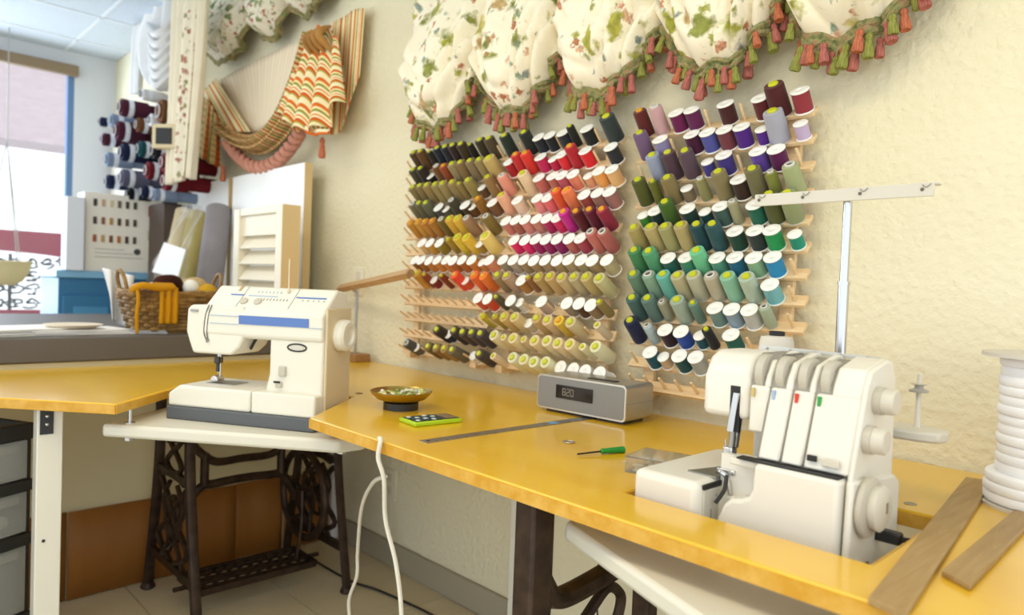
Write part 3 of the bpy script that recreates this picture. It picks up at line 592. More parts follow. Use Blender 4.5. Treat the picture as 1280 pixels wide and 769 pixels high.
# small ring, screwdriver, bits
q = P(711, 553.5, z=T); tag(B().tube([(.011*math.cos(a), .011*math.sin(a), .0016) for a in [2*PI*k/24 for k in range(24)]], .0016, 6, True).out('washer_ring', STEEL, None, (q.x, q.y, T)), 'tiny dark metal ring lying left of the green screwdriver', 'ring')
a = P(722, 566.5, z=T+.006); c = P(783, 562, z=T+.006); d = c-a; an = math.atan2(d.y, d.x); W = d.length
sd_ = thing('screwdriver', 'small screwdriver with bright green handle on yellow table', 'screwdriver', (a.x, a.y, T), an)
B().tube([(0, 0, .004), (W*.5, 0, .006)], .0018, 8).out('shaft', mat('dark_steel', '4a4642', .35, .8), sd_)
B().lathe([(.003, 0), (.0055, .004), (.0048, .012), (.0055, .02), (.0065, W*.48), (.004, W*.5), (0, W*.5)], 10, (W*.46, 0, .0062), (1, 0, 0)).out('handle', GREEND, sd_)
q = P(782, 579, z=T); tag(B().tube(spline([(-.006, 0, .001), (0, .003, .001), (.006, -.002, .001)], 4), .0012, 5).out('wire_clip', STEEL, None, (q.x, q.y, T)), 'tiny bent wire clip beside the clear bobbin box', 'clip')
q = P(449, 492, z=T); tag(B().lathe([(.010, 0), (.010, .001), (.006, .0012), (.006, .0006), (0, .0006)], 16).out('table_screw_cap', mat('old_brass', '8a6420', .5, .6), None, (q.x, q.y, T)), 'flat brass screw cap set in the table left of the pin dish', 'screw cap')
q = P(1138, 630, z=T); tag(B().lathe([(.009, 0), (.009, .001), (.005, .0012), (.005, .0006), (0, .0006)], 16).out('table_screw_cap', STEEL, None, (q.x, q.y, T)), 'flat grey screw cap behind the opening beside the serger', 'screw cap')
# clear bobbin box
q = P(781, 590, z=T); bx_ = thing('bobbin_box', 'clear plastic box of bobbins behind the serger bed', 'box', (q.x, q.y, T), math.radians(12))
Wb, Db, Hb, th = .125, .085, .026, .0015
B().bb((0, 0, 0), (Wb, Db, th)).bb((0, 0, 0), (Wb, th, Hb)).bb((0, Db-th, 0), (Wb, Db, Hb)).bb((0, 0, 0), (th, Db, Hb)).bb((Wb-th, 0, 0), (Wb, Db, Hb)).out('tray', CLEAR, bx_)
B().bb((-.001, -.001, Hb), (Wb+.001, Db+.001, Hb+.0025)).out('lid', CLEAR, bx_, bev=.001)
bc = [mat('bobbin_'+h, h, .5) for h in ('e8e0c8', 'd8c490', 'f0ece0', 'c8b48c', 'e0d0a8')]
for i in range(4):
    for j in range(3): B().lathe([(.010, 0), (.010, .001), (.006, .002), (.006, .008), (.010, .009), (.010, .010), (.003, .010), (.003, .001)], 14, (.018+.029*i, .016+.026*j, .002)).out('bobbin', bc[(i*3+j) % 5], bx_)
# wooden straightedges
def plank(px, label, z0, th=.008):
    c = [P(x, y, z=z0+th) for x, y in px]; o = sum(c, Vector())/4
    m = B().prism([(p.x-o.x, p.y-o.y) for p in c], 0, th)
    return tag(m.out('wooden_straightedge', YARD, None, (o.x, o.y, z0), bev=.0015), label, 'ruler', 'wooden straightedges on the table')
plank([(1085, 746), (1133, 767), (1241, 601), (1207, 596)], 'long worn wooden straightedge running back beside the serger opening', T)
plank([(1177, 712), (1213, 731), (1300, 640), (1272, 634)], 'shorter dark wooden straightedge at the right edge of the photo', T)
# tape reel
q = P(1308, 640, z=T); re_ = thing('tape_reel', 'tall reel of white cotton tape between grey card flanges', 'reel', (q.x, q.y+.02, T))
B().lathe([(.02, 0), (.092, 0), (.092, .005), (.02, .005)], 40).out('bottom_flange', FLANGE, re_); B().lathe([(.02, .232), (.098, .232), (.098, .238), (.02, .238)], 40).out('top_flange', FLANGE, re_)
prf = [(.02, .006)]
for k in range(15):
    rb_ = (.086 if k < 3 else .072)+.0012*math.sin(k*2.3); z = .006+.01505*k; prf += [(rb_-.0015, z+.0005), (rb_+.0005, z+.003), (rb_+.0005, z+.012), (rb_-.0015, z+.0148)]
B().lathe(prf+[(.02, .232)], 40).out('tape', TAPE, re_, ang=60)
# wooden arm stand
q = P(447, 451, z=T); st = thing('arm_stand', 'wooden block stand with steel post and slanted wooden arm', 'stand', (q.x, min(q.y, 1.48), T))
sx, sy = st.location.x, st.location.y
B().bb((-.055, -.035, 0), (.055, .035, .030)).out('base_block', BASEW, st, bev=.003)
a = P(425, 361, Y=sy); c = P(512, 342, Y=sy-.16)
B().tube(spline([(0, 0, .03), (0, 0, .20), (.0, 0, .26), (-.012, -.01, a.z-T-.002)], 6), .0055, 8).out('post', STEEL, st)
dv = Vector((c.x-sx, c.y-sy, c.z-T)); da = Vector((a.x-sx, a.y-sy, a.z-T))
B().tube([da, dv], .017, 4).out('arm', LAMPW, st, bev=.002); B().tube([dv, dv+(dv-da).normalized()*.012], .013, 12).out('arm_tip', BASEW, st)
# ------------------------------------------------------------------ cords
a = P(478, 553, z=T)
ed = Vector((a.x, .777, T))
cw = [P(474, 548, z=T+.003), Vector((ed.x, .772, T+.004)), Vector((ed.x, .768, T-.03)), P(480, 600, Y=.775), P(482, 650, Y=.79), P(495, 705, Y=.80), P(502, 770, Y=.80), P(502, 860, Y=.80)]
tag(B().tube(spline(cw, 8), .0045, 8).out('extension_cable', CORDW), 'white cord draped over the table front edge down to the floor', 'cord')
cw = [P(482, 596, Y=.86), P(466, 604, Y=.9), P(452, 635, Y=.95), P(447, 690, Y=1.0), P(446, 720, Y=1.0), P(436, 752, Y=1.0), P(440, 790, Y=1.0)]
tag(B().tube(spline(cw, 8), .0045, 8).out('extension_cable', CORDW), 'white cord looping down behind the one over the table edge', 'cord')
cw = [P(x, y, z=.006) for x, y in ((375, 688), (405, 708), (440, 727), (470, 737), (505, 752), (545, 772), (580, 800))]
tag(B().tube(spline(cw, 8), .004, 8).out('floor_cable', CORDK), 'dark cable lying across the beige floor tiles', 'cable')
cw = [P(746, 690, Y=1.05), P(749, 715, Y=1.05), P(746, 745, Y=1.05), P(748, 790, Y=1.05)]
tag(B().tube([Vector((cw[0].x, 1.05, .733))]+spline(cw, 6), .0016, 6).out('thin_wire', CORDK), 'thin dark wire hanging under the table beside the iron leg', 'wire')
# ================================================================== THREAD RACKS
RYr, RZ0, RDZ = 1.490, 1.467, .0575
RACKS = {'left': (-2.105, -1.655), 'middle': (-1.635, -1.158), 'right': (-1.105, -.655)}
def peg_angle(rk, r): return math.radians((50-.8*r) if rk == 'right' else (47-1.9*r))
SP = {}
def spool_meshes():
    def lm(nm, prof, m, n=18): return B().lathe(prof, n).mesh(nm, m, 50)
    def whitecap(R, L):
        return dict(thread=lm('thread', [(R*.55, .003), (R*.92, .003), (R*.92, L-.003), (R*.55, L-.003)], THREAD), cap=lm('cap', [(R*.98, L-.003), (R, L-.002), (R, L-.0005), (R*.96, L), (R*.25, L), (R*.22, L-.0006), (0, L-.0006)], CAPW, 24), flange=lm('flange', [(0, 0), (R*1.04, 0), (R*1.06, .0015), (R*1.04, .003), (0, .003)], CAPW, 24), H=L)
    def cone(R, L, capm, core=False):
        d = dict(thread=lm('thread', [(0, .002), (R*.95, .002), (R, .006), (R*.93, L*.96), (R*.88, L), (R*.3, L+.0005)], THREAD), flange=lm('flange', [(0, 0), (R*.98, 0), (R*.98, .002), (0, .002)], COREG), H=L)
        if core: d['core'] = lm('core', [(R*.56, L-.001), (R*.58, L+.004), (R*.44, L+.005), (R*.40, L-.002), (0, L-.002)], COREG); d['hole'] = lm('hole', [(R*.40, L+.0005), (0, L+.0006)], HOLE)
        else: d['cap'] = lm('cap', [(R*.47, L-.001), (R*.48, L+.003), (R*.40, L+.005), (R*.2, L+.005), (0, L+.004)], capm)
        return d
    SP.update(W=whitecap(.0198, .049), w=whitecap(.0155, .037), Y=cone(.0192, .071, CAPY), y=cone(.0125, .062, CAPY), F=cone(.0225, .072, CAPY), O=cone(.0182, .068, CAPO), K=cone(.0185, .070, None, True), k=cone(.0130, .058, None, True))
spool_meshes()
KIND = {'W': 'white-capped thread spool', 'w': 'small white-capped thread spool', 'Y': 'yellow-capped thread cone', 'y': 'slim yellow-capped thread cone', 'F': 'fat yellow-capped thread cone', 'O': 'orange-capped thread cone', 'K': 'open-topped thread cone', 'k': 'slim open-topped thread cone'}
NAMES = [('black', '1a1a1c'), ('navy', '161c44'), ('blue', '1848a0'), ('sky blue', '6cb0c0'), ('bright blue', '0c70a8'), ('blue-grey', '8090a8'), ('grey', 'a8a8a0'), ('charcoal', '48443f'), ('white', 'f0f0ec'), ('cream', 'e2d0aa'), ('beige', 'c0a884'), ('tan', 'b09864'), ('khaki', '8a7a4a'), ('brown', '6b4620'), ('dark brown', '3a2612'), ('rust', '8a3a12'), ('orange', 'd8641a'), ('red-orange', 'e0420e'), ('red', 'c81018'), ('dark red', '7a141c'), ('maroon', '501424'), ('magenta', 'c80c5c'), ('plum', '640c4c'), ('purple', '4a1880'), ('violet', '58409a'), ('lilac', 'b0a0c0'), ('mauve', '6a5068'), ('pink', 'e08878'), ('dusty pink', 'b86a60'), ('peach', 'e0a878'), ('gold', 'b8861c'), ('yellow', 'd0ac24'), ('olive', '6a6420'), ('dark olive', '46461a'), ('green', '3c8c3c'), ('emerald green', '0c8c50'), ('dark green', '0c3c2c'), ('sage green', '90a080'), ('mint green', '60b08c'), ('teal', '0c5860'), ('grey-green', '5c7c6c')]
def lum(h): return min(1, sum(lin(h))/3*2.2)
def cname(h):
    r, g, b = (int(h[i:i+2], 16) for i in (0, 2, 4))
    return min(NAMES, key=lambda n: sum((x-y)**2 for x, y in zip((r, g, b), (int(n[1][i:i+2], 16) for i in (0, 2, 4)))))[0]
ORD = ['first', 'second', 'third', 'fourth', 'fifth', 'sixth', 'seventh', 'eighth', 'ninth', 'tenth', 'eleventh', 'twelfth']
DATA = {
'left': ["517Y4a3310 525Y5a3a12 536y2a2418 546Y151a26 556Y1c1c24 565Y2c1a12 576Y3a2a10 587y1c140a 599Y33280e 610Y4a3c24",
"516Y3b3a24 525Y2b1f12 538w20160f 545K6b3f10 554O8a3d10 565Y8c7a50 575Y7a6238 587Y7d6a48 599Y8c7a48 611Fb59a58",
"516Y7a6a3a 524Y7a6638 533Y8a7440 544Y8a7a42 553Y8f7d4a 565Y8a7442 574y86703c 585Y8a7a3c 602w6b4a22 609Y8a6a3a",
"515K6a6242 523Y5c5836 532Y5a5a40 548W4a4440 557w5c5840 564K3f3a28 581W4a3612 590w6a4210 597O8a5c10 615W7a5230",
"513Ob07818 522Ob5821a 531Oa86c12 540Oa06a14 551K6a5612 561Yc59a1c 571Ycda428 583K9a7450 607K7a6428",
"527Wc9a060 537Wb8881c 549W8c7414 560y9a7a14 571Yc8ac1c 583Yd0a820 599wa07c20 606Fd8b860",
"518W8a5a14 526Wb07010 536Wc07a20 546Wc88028 557Wd08030 566Wb06a18 577Wa8641c 589Wc87a20 602wc89040 611Wd88a60",
"520Yc08a28 530y8a3a10 542w7a1c12 552y7a2c0a 568Oe8380a 581wd04a10 592Od85a10 604Oe06a10",
"597Wd85a28 609We04818 620y5c5030", "603yb8a414 618ya89030",
"546Y3a2c20 560w2a2a38 567Y3a3028 578Y4a3c34 589Y52463c 600Y443a3c",
"508K4a4a44 520w5a5a50 535Y6a5a30 545Y8a6c3c 555Y9a7c48 565Y6a6048 591we8e4dc 599Y443c36"],
'middle': ["630Y1e2a20 655Y20241e 673W1c2028 687W181c22 703W22242a 712y1c1e14 733W181c1c 758F2c3634",
"636Wa80c1c 644Ob81c1c 656Occ2412 675Wb80a4a 691wb8083c 702Wd01020 712Oa81020 731Wd00a14 763W26282c",
"627Ke08870 653Ye0b890 673Wb85c50 690Wb06050 702Wb85060 716We07858 735wd89068 748Wd89040 764We0a468",
"626Ye09a78 646We8b49a 671We07a78 684Wd85c60 694Od04818 708Oe8703c 730Wa04038 746W986858 761Wa06a60",
"632Wc07060 644Wa05a44 656Wc87c70 670Wb87464 683Wa80c50 696Wc80c50 704Ob80a80 720O5a0c18 736O5c0a24 752O8c1c34",
"642Wd40858 656Wd80c60 669Wa00c58 682W980c58 696W8c0a5c 711Wb05a50 725Wa03848 738Kb86458 753Ka85a50",
"628Wa09070 641Wb09c84 654W9c8458 667Wa88c5c 681Wb09468 696Wb09864 710Wb49c70 726Wa89868 740Wa88c60 758Wb8a87c",
"621Y907850 633Ya8886c 651Wa87430 660y8c6030 673Ya88c50 687Yb89860 702Yb8a070 717Ya89870 732Yb09c60 749Yb8b07c",
"638W8c8870 649wd8c8b0 676Wb49c84 708W9c8c70 723W5c3a18 738W8c7450 749y8a7638",
"630Yc0a060 643Yc8b078 660wc0b090 670Yb89860 684Yc8ac80 698Oc8a828 713Yc0ac80 746yc8b490",
"617Yd8c8a0 629yd0bc90 641Yd8c090 654yccb488 668Yd8bc8c 683Ydcc498 697Ydcbc8c 712Ye0bc88 728yd8c898 744Yd4cca0",
"616yd8c0a0 640Ye4d4b4 654Ye0cca0 667Ye4d0a8 681Ye4d0a8 700We8d8d0 716Wead8d0 731Wecd8d8 749Wf0f0ec"],
'right': ["799O5a1c18 818Kb89090 845W6a0c48 864W5c1448 906W401414 950W5a1818 967F4a1414 999W8c2a34",
"799Y6a5070 825W8880a8 864W460c30 884W4a4c98 905W6c3038 926W4a147c 952w4c1480 965F9898a4 1000wb4a0c0",
"815Y8890a8 834Y4c3440 856Y54404c 884w40388c 904W3c2c7c 947W5c3c98 970W5a0c4c",
"797Y4c5018 815y5c6018 834Y7c6c40 858w76664a 875k848050 897Y7c7048 923W382414 940Y6a6440 963k7c8030 987K98a070",
"804w3c8c28 819W0c3028 831Y3c5c18 859W143830 881w0c4040 900W3c5850 915k94906c 943W0c5c44 961Y4c5020 984Y848c60",
"792Y9c8c50 813Ya89860 831Y94905c 850Ya49460 870Y184048 890Y244c50 918W0c3c28 943W24302c 964W0c8c48 993w0c8c70",
"792Y3c7c4c 811Y4c9468 835W1c6054 857W3c8c6c 871Y64b888 896W4c947c 918W0c6484 942W84ac84 965W0c84b8",
"791Y5c7c64 810K7c9c84 828Y5ca89c 847Ya8a07c 866Ya8a890 888Ka8a088 909Y7cb094 933Ya0b09c 962W6cb0b8",
"790Y3c5c58 809Y547068 827k8c8c74 846Y90a090 866y5c7c70 893W6c8c84 914W7c94a8 936Wb0b4b4 955k98a890",
"787Y141c40 809k9cb0b4 831W2c1420 851W10409c 874w0c4c5c 883y1c2024 913W0c5c54",
"812W0c5060 829wc0a888 849W0c4c54 869W98a0a0", ""]}
pegm = B().lathe([(.0036, -.004), (.0036, .040), (.0030, .043), (0, .0435)], 8).mesh('peg', RACK)
used_labels = {}
for rk, (xa, xb) in RACKS.items():
    ro = thing('thread_rack', {'left': 'leftmost wall thread rack holding browns, golds and oranges, partly empty', 'middle': 'middle wall thread rack holding blacks, reds, pinks and creams', 'right': 'right wall thread rack holding purples, greens and blues behind serger'}[rk], 'thread rack', (xa, WY, .80), group='wooden thread racks on the wall')
    O0 = Vector((xa, WY, .80))
    for px in (xa+.05, xb-.05): B().bb((px-.016, RYr+.014, RZ0-11.35*RDZ-.01), (px+.016, RYr+.026, RZ0+.004)).out('post', RACK, ro, -O0, bev=.002)
    for px in (xa+.05, xb-.05): B().bb((px-.014, 1.475, RZ0-11.45*RDZ), (px+.014, WY-.002, RZ0-11.45*RDZ+.022)).out('foot_bracket', RACK, ro, -O0, bev=.002)
    for r, row in enumerate(DATA[rk]):
        a = peg_angle(rk, r); zr = RZ0-RDZ*r; ax = Vector((0, -math.cos(a), math.sin(a)))
        M = Matrix.Rotation(PI/2-a, 3, 'X')
        B().box((0, 0, 0), (xb-xa, .030, .009), M=M).out('rail', RACK, ro, Vector(((xa+xb)/2, RYr, zr)) - ax*.0052 + Vector((0, math.sin(a), math.cos(a)))*.003 - O0, bev=.001)
        occ = []; items = row.split()
        for k, it in enumerate(items):
            j = 3 if not it[3].isdigit() else 4
            px, ty, hx_ = float(it[:j]), it[j], it[j+1:]
            d = SP[ty]; top = ax*d['H']; X = solveX(px, RYr+top.y, zr+top.z); occ.append(X)
            loc = (X, RYr, zr)
            lab = '%s %s, %s from left, %s row, %s rack' % (cname(hx_), KIND[ty], ORD[k], 'top' if r == 0 else ORD[r], rk)
            o = thing('thread_spool' if ty in 'Ww' else 'thread_cone', lab, 'thread spool' if ty in 'Ww' else 'thread cone', loc, group='thread spools on the wall racks')
            o.rotation_euler = (PI/2-a, 0, random.uniform(-.2, .2))
            o.rotation_euler = (Matrix.Rotation(PI/2-a + random.uniform(-.03, .03), 3, 'X') @ Matrix.Rotation(random.uniform(0, 6), 3, 'Z')).to_euler()
            for nm, me in d.items():
                if nm == 'H': continue
                q = put(nm, me, o)
                if nm == 'thread': q.color = (*[min(.85, c*1.10*(1-lum(hx_)) + (c*1.25+.03)*lum(hx_)) for c in lin(hx_)], 1)
        for s in range(10):
            X = xa+.024+(xb-xa-.048)*s/9
            if all(abs(X-q) > .017 for q in occ): put('peg', pegm, ro, Vector((X, RYr, zr))-O0, (PI/2-a, 0, 0))
# ================================================================== SOFT FURNISHINGS
def sheet(name, fn, nu, nv, m, par=None, loc=(0,0,0), uvfn=None, solid=.003, sub=0):
    b = B().grid(fn, nu, nv); me = bpy.data.meshes.new(name); me.from_pydata(b.v, [], b.f); me.polygons.foreach_set('use_smooth', [True]*len(me.polygons)); me.materials.append(m)
    at = me.attributes.new('suv', 'FLOAT_VECTOR', 'POINT'); k = 0
    for j in range(nv+1):
        for i in range(nu+1):
            q = uvfn(i/nu, j/nv) if uvfn else (b.v[k][0], b.v[k][2]); at.data[k].vector = (q[0], q[1], 0); k += 1
    return put(name, me, par, loc, solid=solid, sub=sub)
def tassel_mesh(m, nm='tassel'):
    b = B().lathe([(.0015, .004), (.0045, .002), (.0078, -.002), (.0082, -.007), (.0060, -.0105), (.0078, -.014), (.0100, -.026), (.0114, -.038), (.0098, -.0415), (0, -.039)], 11)
    return b.mesh(nm, m, 60)
TM = [tassel_mesh(TCOR), tassel_mesh(TGRN), tassel_mesh(TPNK)]
# ---- large floral balloon valance
fv = thing('floral_balloon_valance', 'large cream floral balloon valance with coral and green tassel fringe', 'valance', (-1.25, WY, 1.60)); FO = Vector((-1.25, WY, 1.60))
CEN = [(-1.925, .185), (-1.565, .178), (-1.215, .175), (-.885, .165), (-.580, .165)]
def make_swag(i, xc, hw, root, FOo, zb=1.600, rise=.15, ztop=2.16, bul=.115, mt=FLORAL, edge=True, nt=26, seed=0, sc_=1.0, yw=WY):
    rg = random.Random(seed+i*13); ph = rg.uniform(0, 6); skew = rg.uniform(-.12, .12)
    def ez(u):
        w_ = (u-skew*(1-u*u)); return zb + rise*abs(w_)**2.3
    def S_(a, v):
        u = 2*a-1; z0 = ez(u); H = ztop-z0
        z = ztop - H*v
        env = max(0, 1-u*u)**.42
        prof = smooth(v, 0, .75)*.9+.1 if v < .86 else (1-.62*((v-.86)/.14)**1.6)
        y = yw-.022 - bul*prof*env
        # cowl folds hanging between the gathered sides, deeper toward bottom
        s = (z - zb) + .30*(1-abs(u))**1.2*1.0 - .14
        fa = smooth(v, .40, .8)*(.35+.65*abs(u))
        w_ = abs(math.sin(PI*(z-.28*u*u*(1+.4*math.sin(ph))+.05*u*math.cos(ph))/.10+ph))**.7; y -= sc_*.044*fa*(w_-.5)*env**.5; w2 = abs(math.sin(PI*(z-.62*u)/.13+ph*1.7))**.6; y -= sc_*.050*(w2-.5)*smooth(u, -.15, .6)*smooth(v, .25, .6)*env**.5
        # long gathers running down from the heading, strongest at the right side
        y -= sc_*(.014*math.sin(u*8+ph+z*8)*(1-.3*v) + .020*(1-2*abs(math.sin(u*8.5+ph-z*8*u))**.6)*smooth(abs(u), .30, .95))*min(1, v*4+.3)
        x = xc + hw*u*(1+.06*math.sin(v*PI)) + .012*math.sin(z*11+ph)*(1-abs(u))
        return Vector((x, min(y, yw-.008), z + .006*math.sin(u*13+ph)*smooth(v, .8, 1)))
    sheet('swag', lambda a, v: S_(a, v)-FOo, 46, 64, mt, root)
    if not edge: return
    pts = [S_(.03+.94*k/40, 1) for k in range(41)]
    b = B(); b.tube([p+Vector((0, .0, -.002)) for p in pts], .009*sc_, 7, flat=1.6); b.out('gimp_trim', GIMP, root, -FOo); B().tube([p+Vector((0, -.003, -.015*sc_+.003*math.sin(k_*2.1))) for k_, p in enumerate(pts)], .0075*sc_, 7, flat=1.3).out('fringe_heading', GIMP, root, -FOo)
    for k in range(nt):
        f = .02+.96*k/(nt-1); u = 2*f-1; p = S_(f, 1)+Vector((0, -.004-.010*(k % 2), -.016-.018*((k*7) % 3)/2*(1-.6*abs(u)**2)))
        t_ = put('tassel', TM[(0, 1, 2, 0, 1, 2, 2, 1)[(k+i) % 8]], root, p-FOo); s = rg.uniform(.85, 1.1)*sc_; t_.scale = (s, s, s*rg.uniform(.9, 1.1)); t_.rotation_euler = (rg.uniform(-.12, .05), rg.uniform(-.2, .2)-.25*u, 0)
        b = B().cyl(p-FOo+Vector((0, 0, .003)), S_(f, 1)-FOo, .0022*sc_, n=5); b.out('tassel_cord', GIMP, root)
for i, (xc, hw) in enumerate(CEN): make_swag(i, xc, hw, fv, FO)
# ---- small floral valance further left
fs = thing('small_floral_valance', 'small faded floral valance above the striped one', 'valance', (-3.6, WY, 2.2)); FS = Vector((-3.6, WY, 2.2))
for i, (x0, x1, yb) in enumerate(((246, 312, 76), (308, 362, 47), (352, 416, 14))):
    a = P(x0, yb-30, Y=1.45); c = P(x1, yb-30, Y=1.45); bt = P((x0+x1)/2, yb-3, Y=1.45)
    make_swag(i, (a.x+c.x)/2, abs(c.x-a.x)*.52, fs, FS, zb=bt.z, rise=.20, ztop=2.60, bul=.13, mt=FLORAL2, nt=2, seed=40)
# ---- striped valance
sv = thing('striped_valance', 'orange and green striped valance with plaid swag, jabots and coral braid', 'valance', (-3.3, WY, 1.9)); SO = Vector((-3.3, WY, 1.9))
def poly(pts, t):
    n = len(pts)-1; s = min(t*n, n-1e-6); i = int(s); f = s-i; return Vector(pts[i]).lerp(Vector(pts[i+1]), f)
def ruled(name, A_, Bq, m, Y, nu=40, nv=30, pl=0, amp=.02, su=1., sv_=1., bulge=0, uv=True):
    """surface between two pixel polylines on the wall; pleats run from the first to the second"""
    a3 = [P(x, y, Y=Y) for x, y in A_]; b3 = [P(x, y, Y=Y) for x, y in Bq]
    a3 = spline(a3, 6); b3 = spline(b3, 6)
    def fn(a, v):
        p = poly(a3, a).lerp(poly(b3, a), v); p = p.copy(); p.y -= amp*(.5+.5*math.sin(2*PI*pl*a+1))*(.3+.7*v) + bulge*math.sin(PI*v); return p-SO
    La = sum((a3[i+1]-a3[i]).length for i in range(len(a3)-1)); Lb = (a3[0]-b3[0]).length
    return sheet(name, fn, nu, nv, m, sv, uvfn=lambda a, v: (a*max(La, .3)*su, v*Lb*sv_))
# flat back panel, stripes vertical
ruled('back_panel', [(258, 110), (300, 87), (350, 62), (400, 38), (452, 11)], [(306, 166), (322, 166), (340, 158), (372, 140), (440, 100)], FINE, 1.515, 40, 10)
# bold striped right part behind the jabot
ruled('right_panel', [(418, 28), (430, 21), (443, 13), (456, 10)], [(398, 160), (420, 168), (437, 142), (450, 95)], STRIPE, 1.50, 30, 16, pl=1.5, amp=.015, su=1.4)
# left turned-back flap
ruled('left_flap', [(256, 112), (263, 106), (271, 98)], [(280, 158), (300, 165), (318, 166)], STRIPE, 1.48, 16, 16, su=.8)
# left tail
ruled('left_tail', [(254, 120), (260, 124), (267, 134), (276, 150)], [(252, 196), (259, 198), (267, 203), (280, 210)], PLAID, 1.46, 40, 20, pl=4, amp=.05)
# plaid swag: rows from upper-right knot down to the left and the lower edge
SWT = [(276, 150), (300, 166), (325, 166), (352, 140), (375, 90), (392, 40)]; SWB = [(280, 170), (305, 189), (332, 192), (362, 165), (385, 115), (402, 50)]
a3 = spline([P(x, y, Y=1.47) for x, y in SWT], 8); b3 = spline([P(x, y, Y=1.47) for x, y in SWB], 8)
def fn(a, v):
    p = poly(a3, a).lerp(poly(b3, a), v).copy(); p.y -= .05*math.sin(PI*v)+.016*math.sin(v*PI*6); return p-SO
sheet('plaid_swag', fn, 60, 30, PLAID, sv, uvfn=lambda a, v: (a*1.6, v*.32))
# jabot: gathered at the knot, fanning to a wavy hem
JT = [(384, 52), (393, 40), (404, 33), (414, 36), (424, 48)]; JB = [(365, 146), (380, 158), (400, 168), (420, 165), (439, 130)]
a3j = spline([P(x, y, Y=1.45) for x, y in JT], 8); b3j = spline([P(x, y, Y=1.45) for x, y in JB], 8)
def fn(a, v):
    p = poly(a3j, a).lerp(poly(b3j, a), v).copy(); w_ = .2+.8*v
    p.y -= .085*math.sin(PI*(.15+.7*a))*w_ + .028*math.sin(2*PI*4.5*a+.6)*w_; p.z += .014*math.sin(2*PI*4.5*a)*v*v; return p-SO
sheet('jabot', fn, 70, 40, STRIPEH, sv, uvfn=lambda a, v: (a*.6, v*.62+.03*math.sin(a*28)))
ruled('jabot_lining', [(372, 150), (390, 160), (414, 162)], [(375, 160), (395, 170), (415, 166)], STRIPEH, 1.38, 30, 4, pl=3, amp=.02)
q = P(398, 52, Y=1.40)-SO
KN = cloth('knot_silk', 'a87c44', 200, .3)
for k in range(4):
    B().tube(spline([q+Vector((-.07+.045*k, .03, -.05)), q+Vector((-.05+.035*k, -.03, .01)), q+Vector((-.02+.02*k, .03, .06))], 6), [.004+.012*math.sin(PI*j/12) for j in range(13)], 8).out('gather', KN, sv)
# braid under the swag
bp_ = spline([P(x, y, Y=1.45) for x, y in ((284, 178), (298, 196), (318, 209), (340, 206), (360, 188), (376, 164))], 14)
for s in (0, PI):
    B().tube([p-SO+Vector((0, .016*math.cos(k*.75+s), .020*math.sin(k*.75+s))) for k, p in enumerate(bp_)], .016, 8).out('braid', BRAID, sv)
for x, y in ((403, 174), (279, 208)):
    t_ = put('tassel', TM[0], sv, P(x, y, Y=1.42)-SO); t_.scale = (1.3, 1.3, 1.8)
# ---- long floral panel and white swag at the far end
fp = thing('floral_curtain', 'long cream curtain panel with a vertical band of roses', 'curtain', (-3.8, 1.25, 1.5)); F0 = Vector((-3.8, 1.25, 1.5))
FP2 = floral('rose_band', 'e6dcc2', ['a86a58', 'b8806c', '9a9468', 'a87060', '98985c'], 30, .95, None, .36)
CREAMC = cloth('cream_linen', 'e9dfc6', 300, .06)
def strip(name, L_, R_, m, Y, pl, amp, nu=24, nv=40):
    a3 = spline([P(x, y, Y=Y) for x, y in L_], 6); b3 = spline([P(x, y, Y=Y) for x, y in R_], 6)
    def fn(a, v):
        p = poly(a3, v).lerp(poly(b3, v), a).copy(); p.y -= amp*(.5+.5*math.sin(2*PI*pl*a+1.5*v)); return p-F0
    return sheet(name, fn, nu, nv, m, fp)
strip('plain_edge', [(222, -20), (219, 80), (217, 150), (214, 232)], [(237, -20), (232, 80), (228, 150), (224, 230)], CREAMC, 1.26, 2, .03)
strip('rose_panel', [(237, -20), (232, 80), (228, 150), (224, 230)], [(252, -20), (247, 80), (243, 150), (238, 222)], FP2, 1.26, 1, .03)
strip('plain_edge', [(252, -20), (247, 80), (243, 150), (238, 222)], [(264, -20), (259, 80), (254, 150), (248, 226)], CREAMC, 1.27, 2, .04)
wc = thing('white_swag_curtain', 'gathered white voile swag curtain in the far corner', 'curtain', (-5, WY, 2)); F0 = Vector((-5, WY, 2))
fp = wc
strip('voile', [(200, 5), (184, 45), (186, 85), (198, 108)], [(222, -10), (220, 40), (218, 80), (214, 116)], WHITEC, 1.44, 2.5, .06, 36, 40)
for k in range(6):
    y0 = 30+13*k; L3 = [P(186+1.0*k, y0, Y=1.38), P(200, y0+14, Y=1.33), P(218, y0-4, Y=1.38)]
    B().tube([p-F0 for p in spline(L3, 6)], [.02+.02*math.sin(PI*j/12) for j in range(13)], 8, flat=.6).out('fold', WHITEC, wc)
strip('tail', [(174, 34), (172, 60), (170, 120)], [(185, 30), (182, 60), (181, 116)], WHITEC, 1.42, 2, .04, 16, 20)
# ================================================================== COUNTER AND THE FAR END
CT = .855
cn = thing('cutting_counter', 'dark grey topped counter behind the yellow table carrying basket and rolls', 'counter', (-3.3, .3, 0)); CO = Vector((-3.3, .3, 0))
B().bb((-4.05, -1.2, .778), (PX+.015, WY-.003, CT)).out('counter_top', COUNTER, cn, -CO, bev=.004)
B().bb((-4.0, -1.15, 0), (-3.96, WY-.003, .778)).out('rear_panel', PART, cn, -CO)
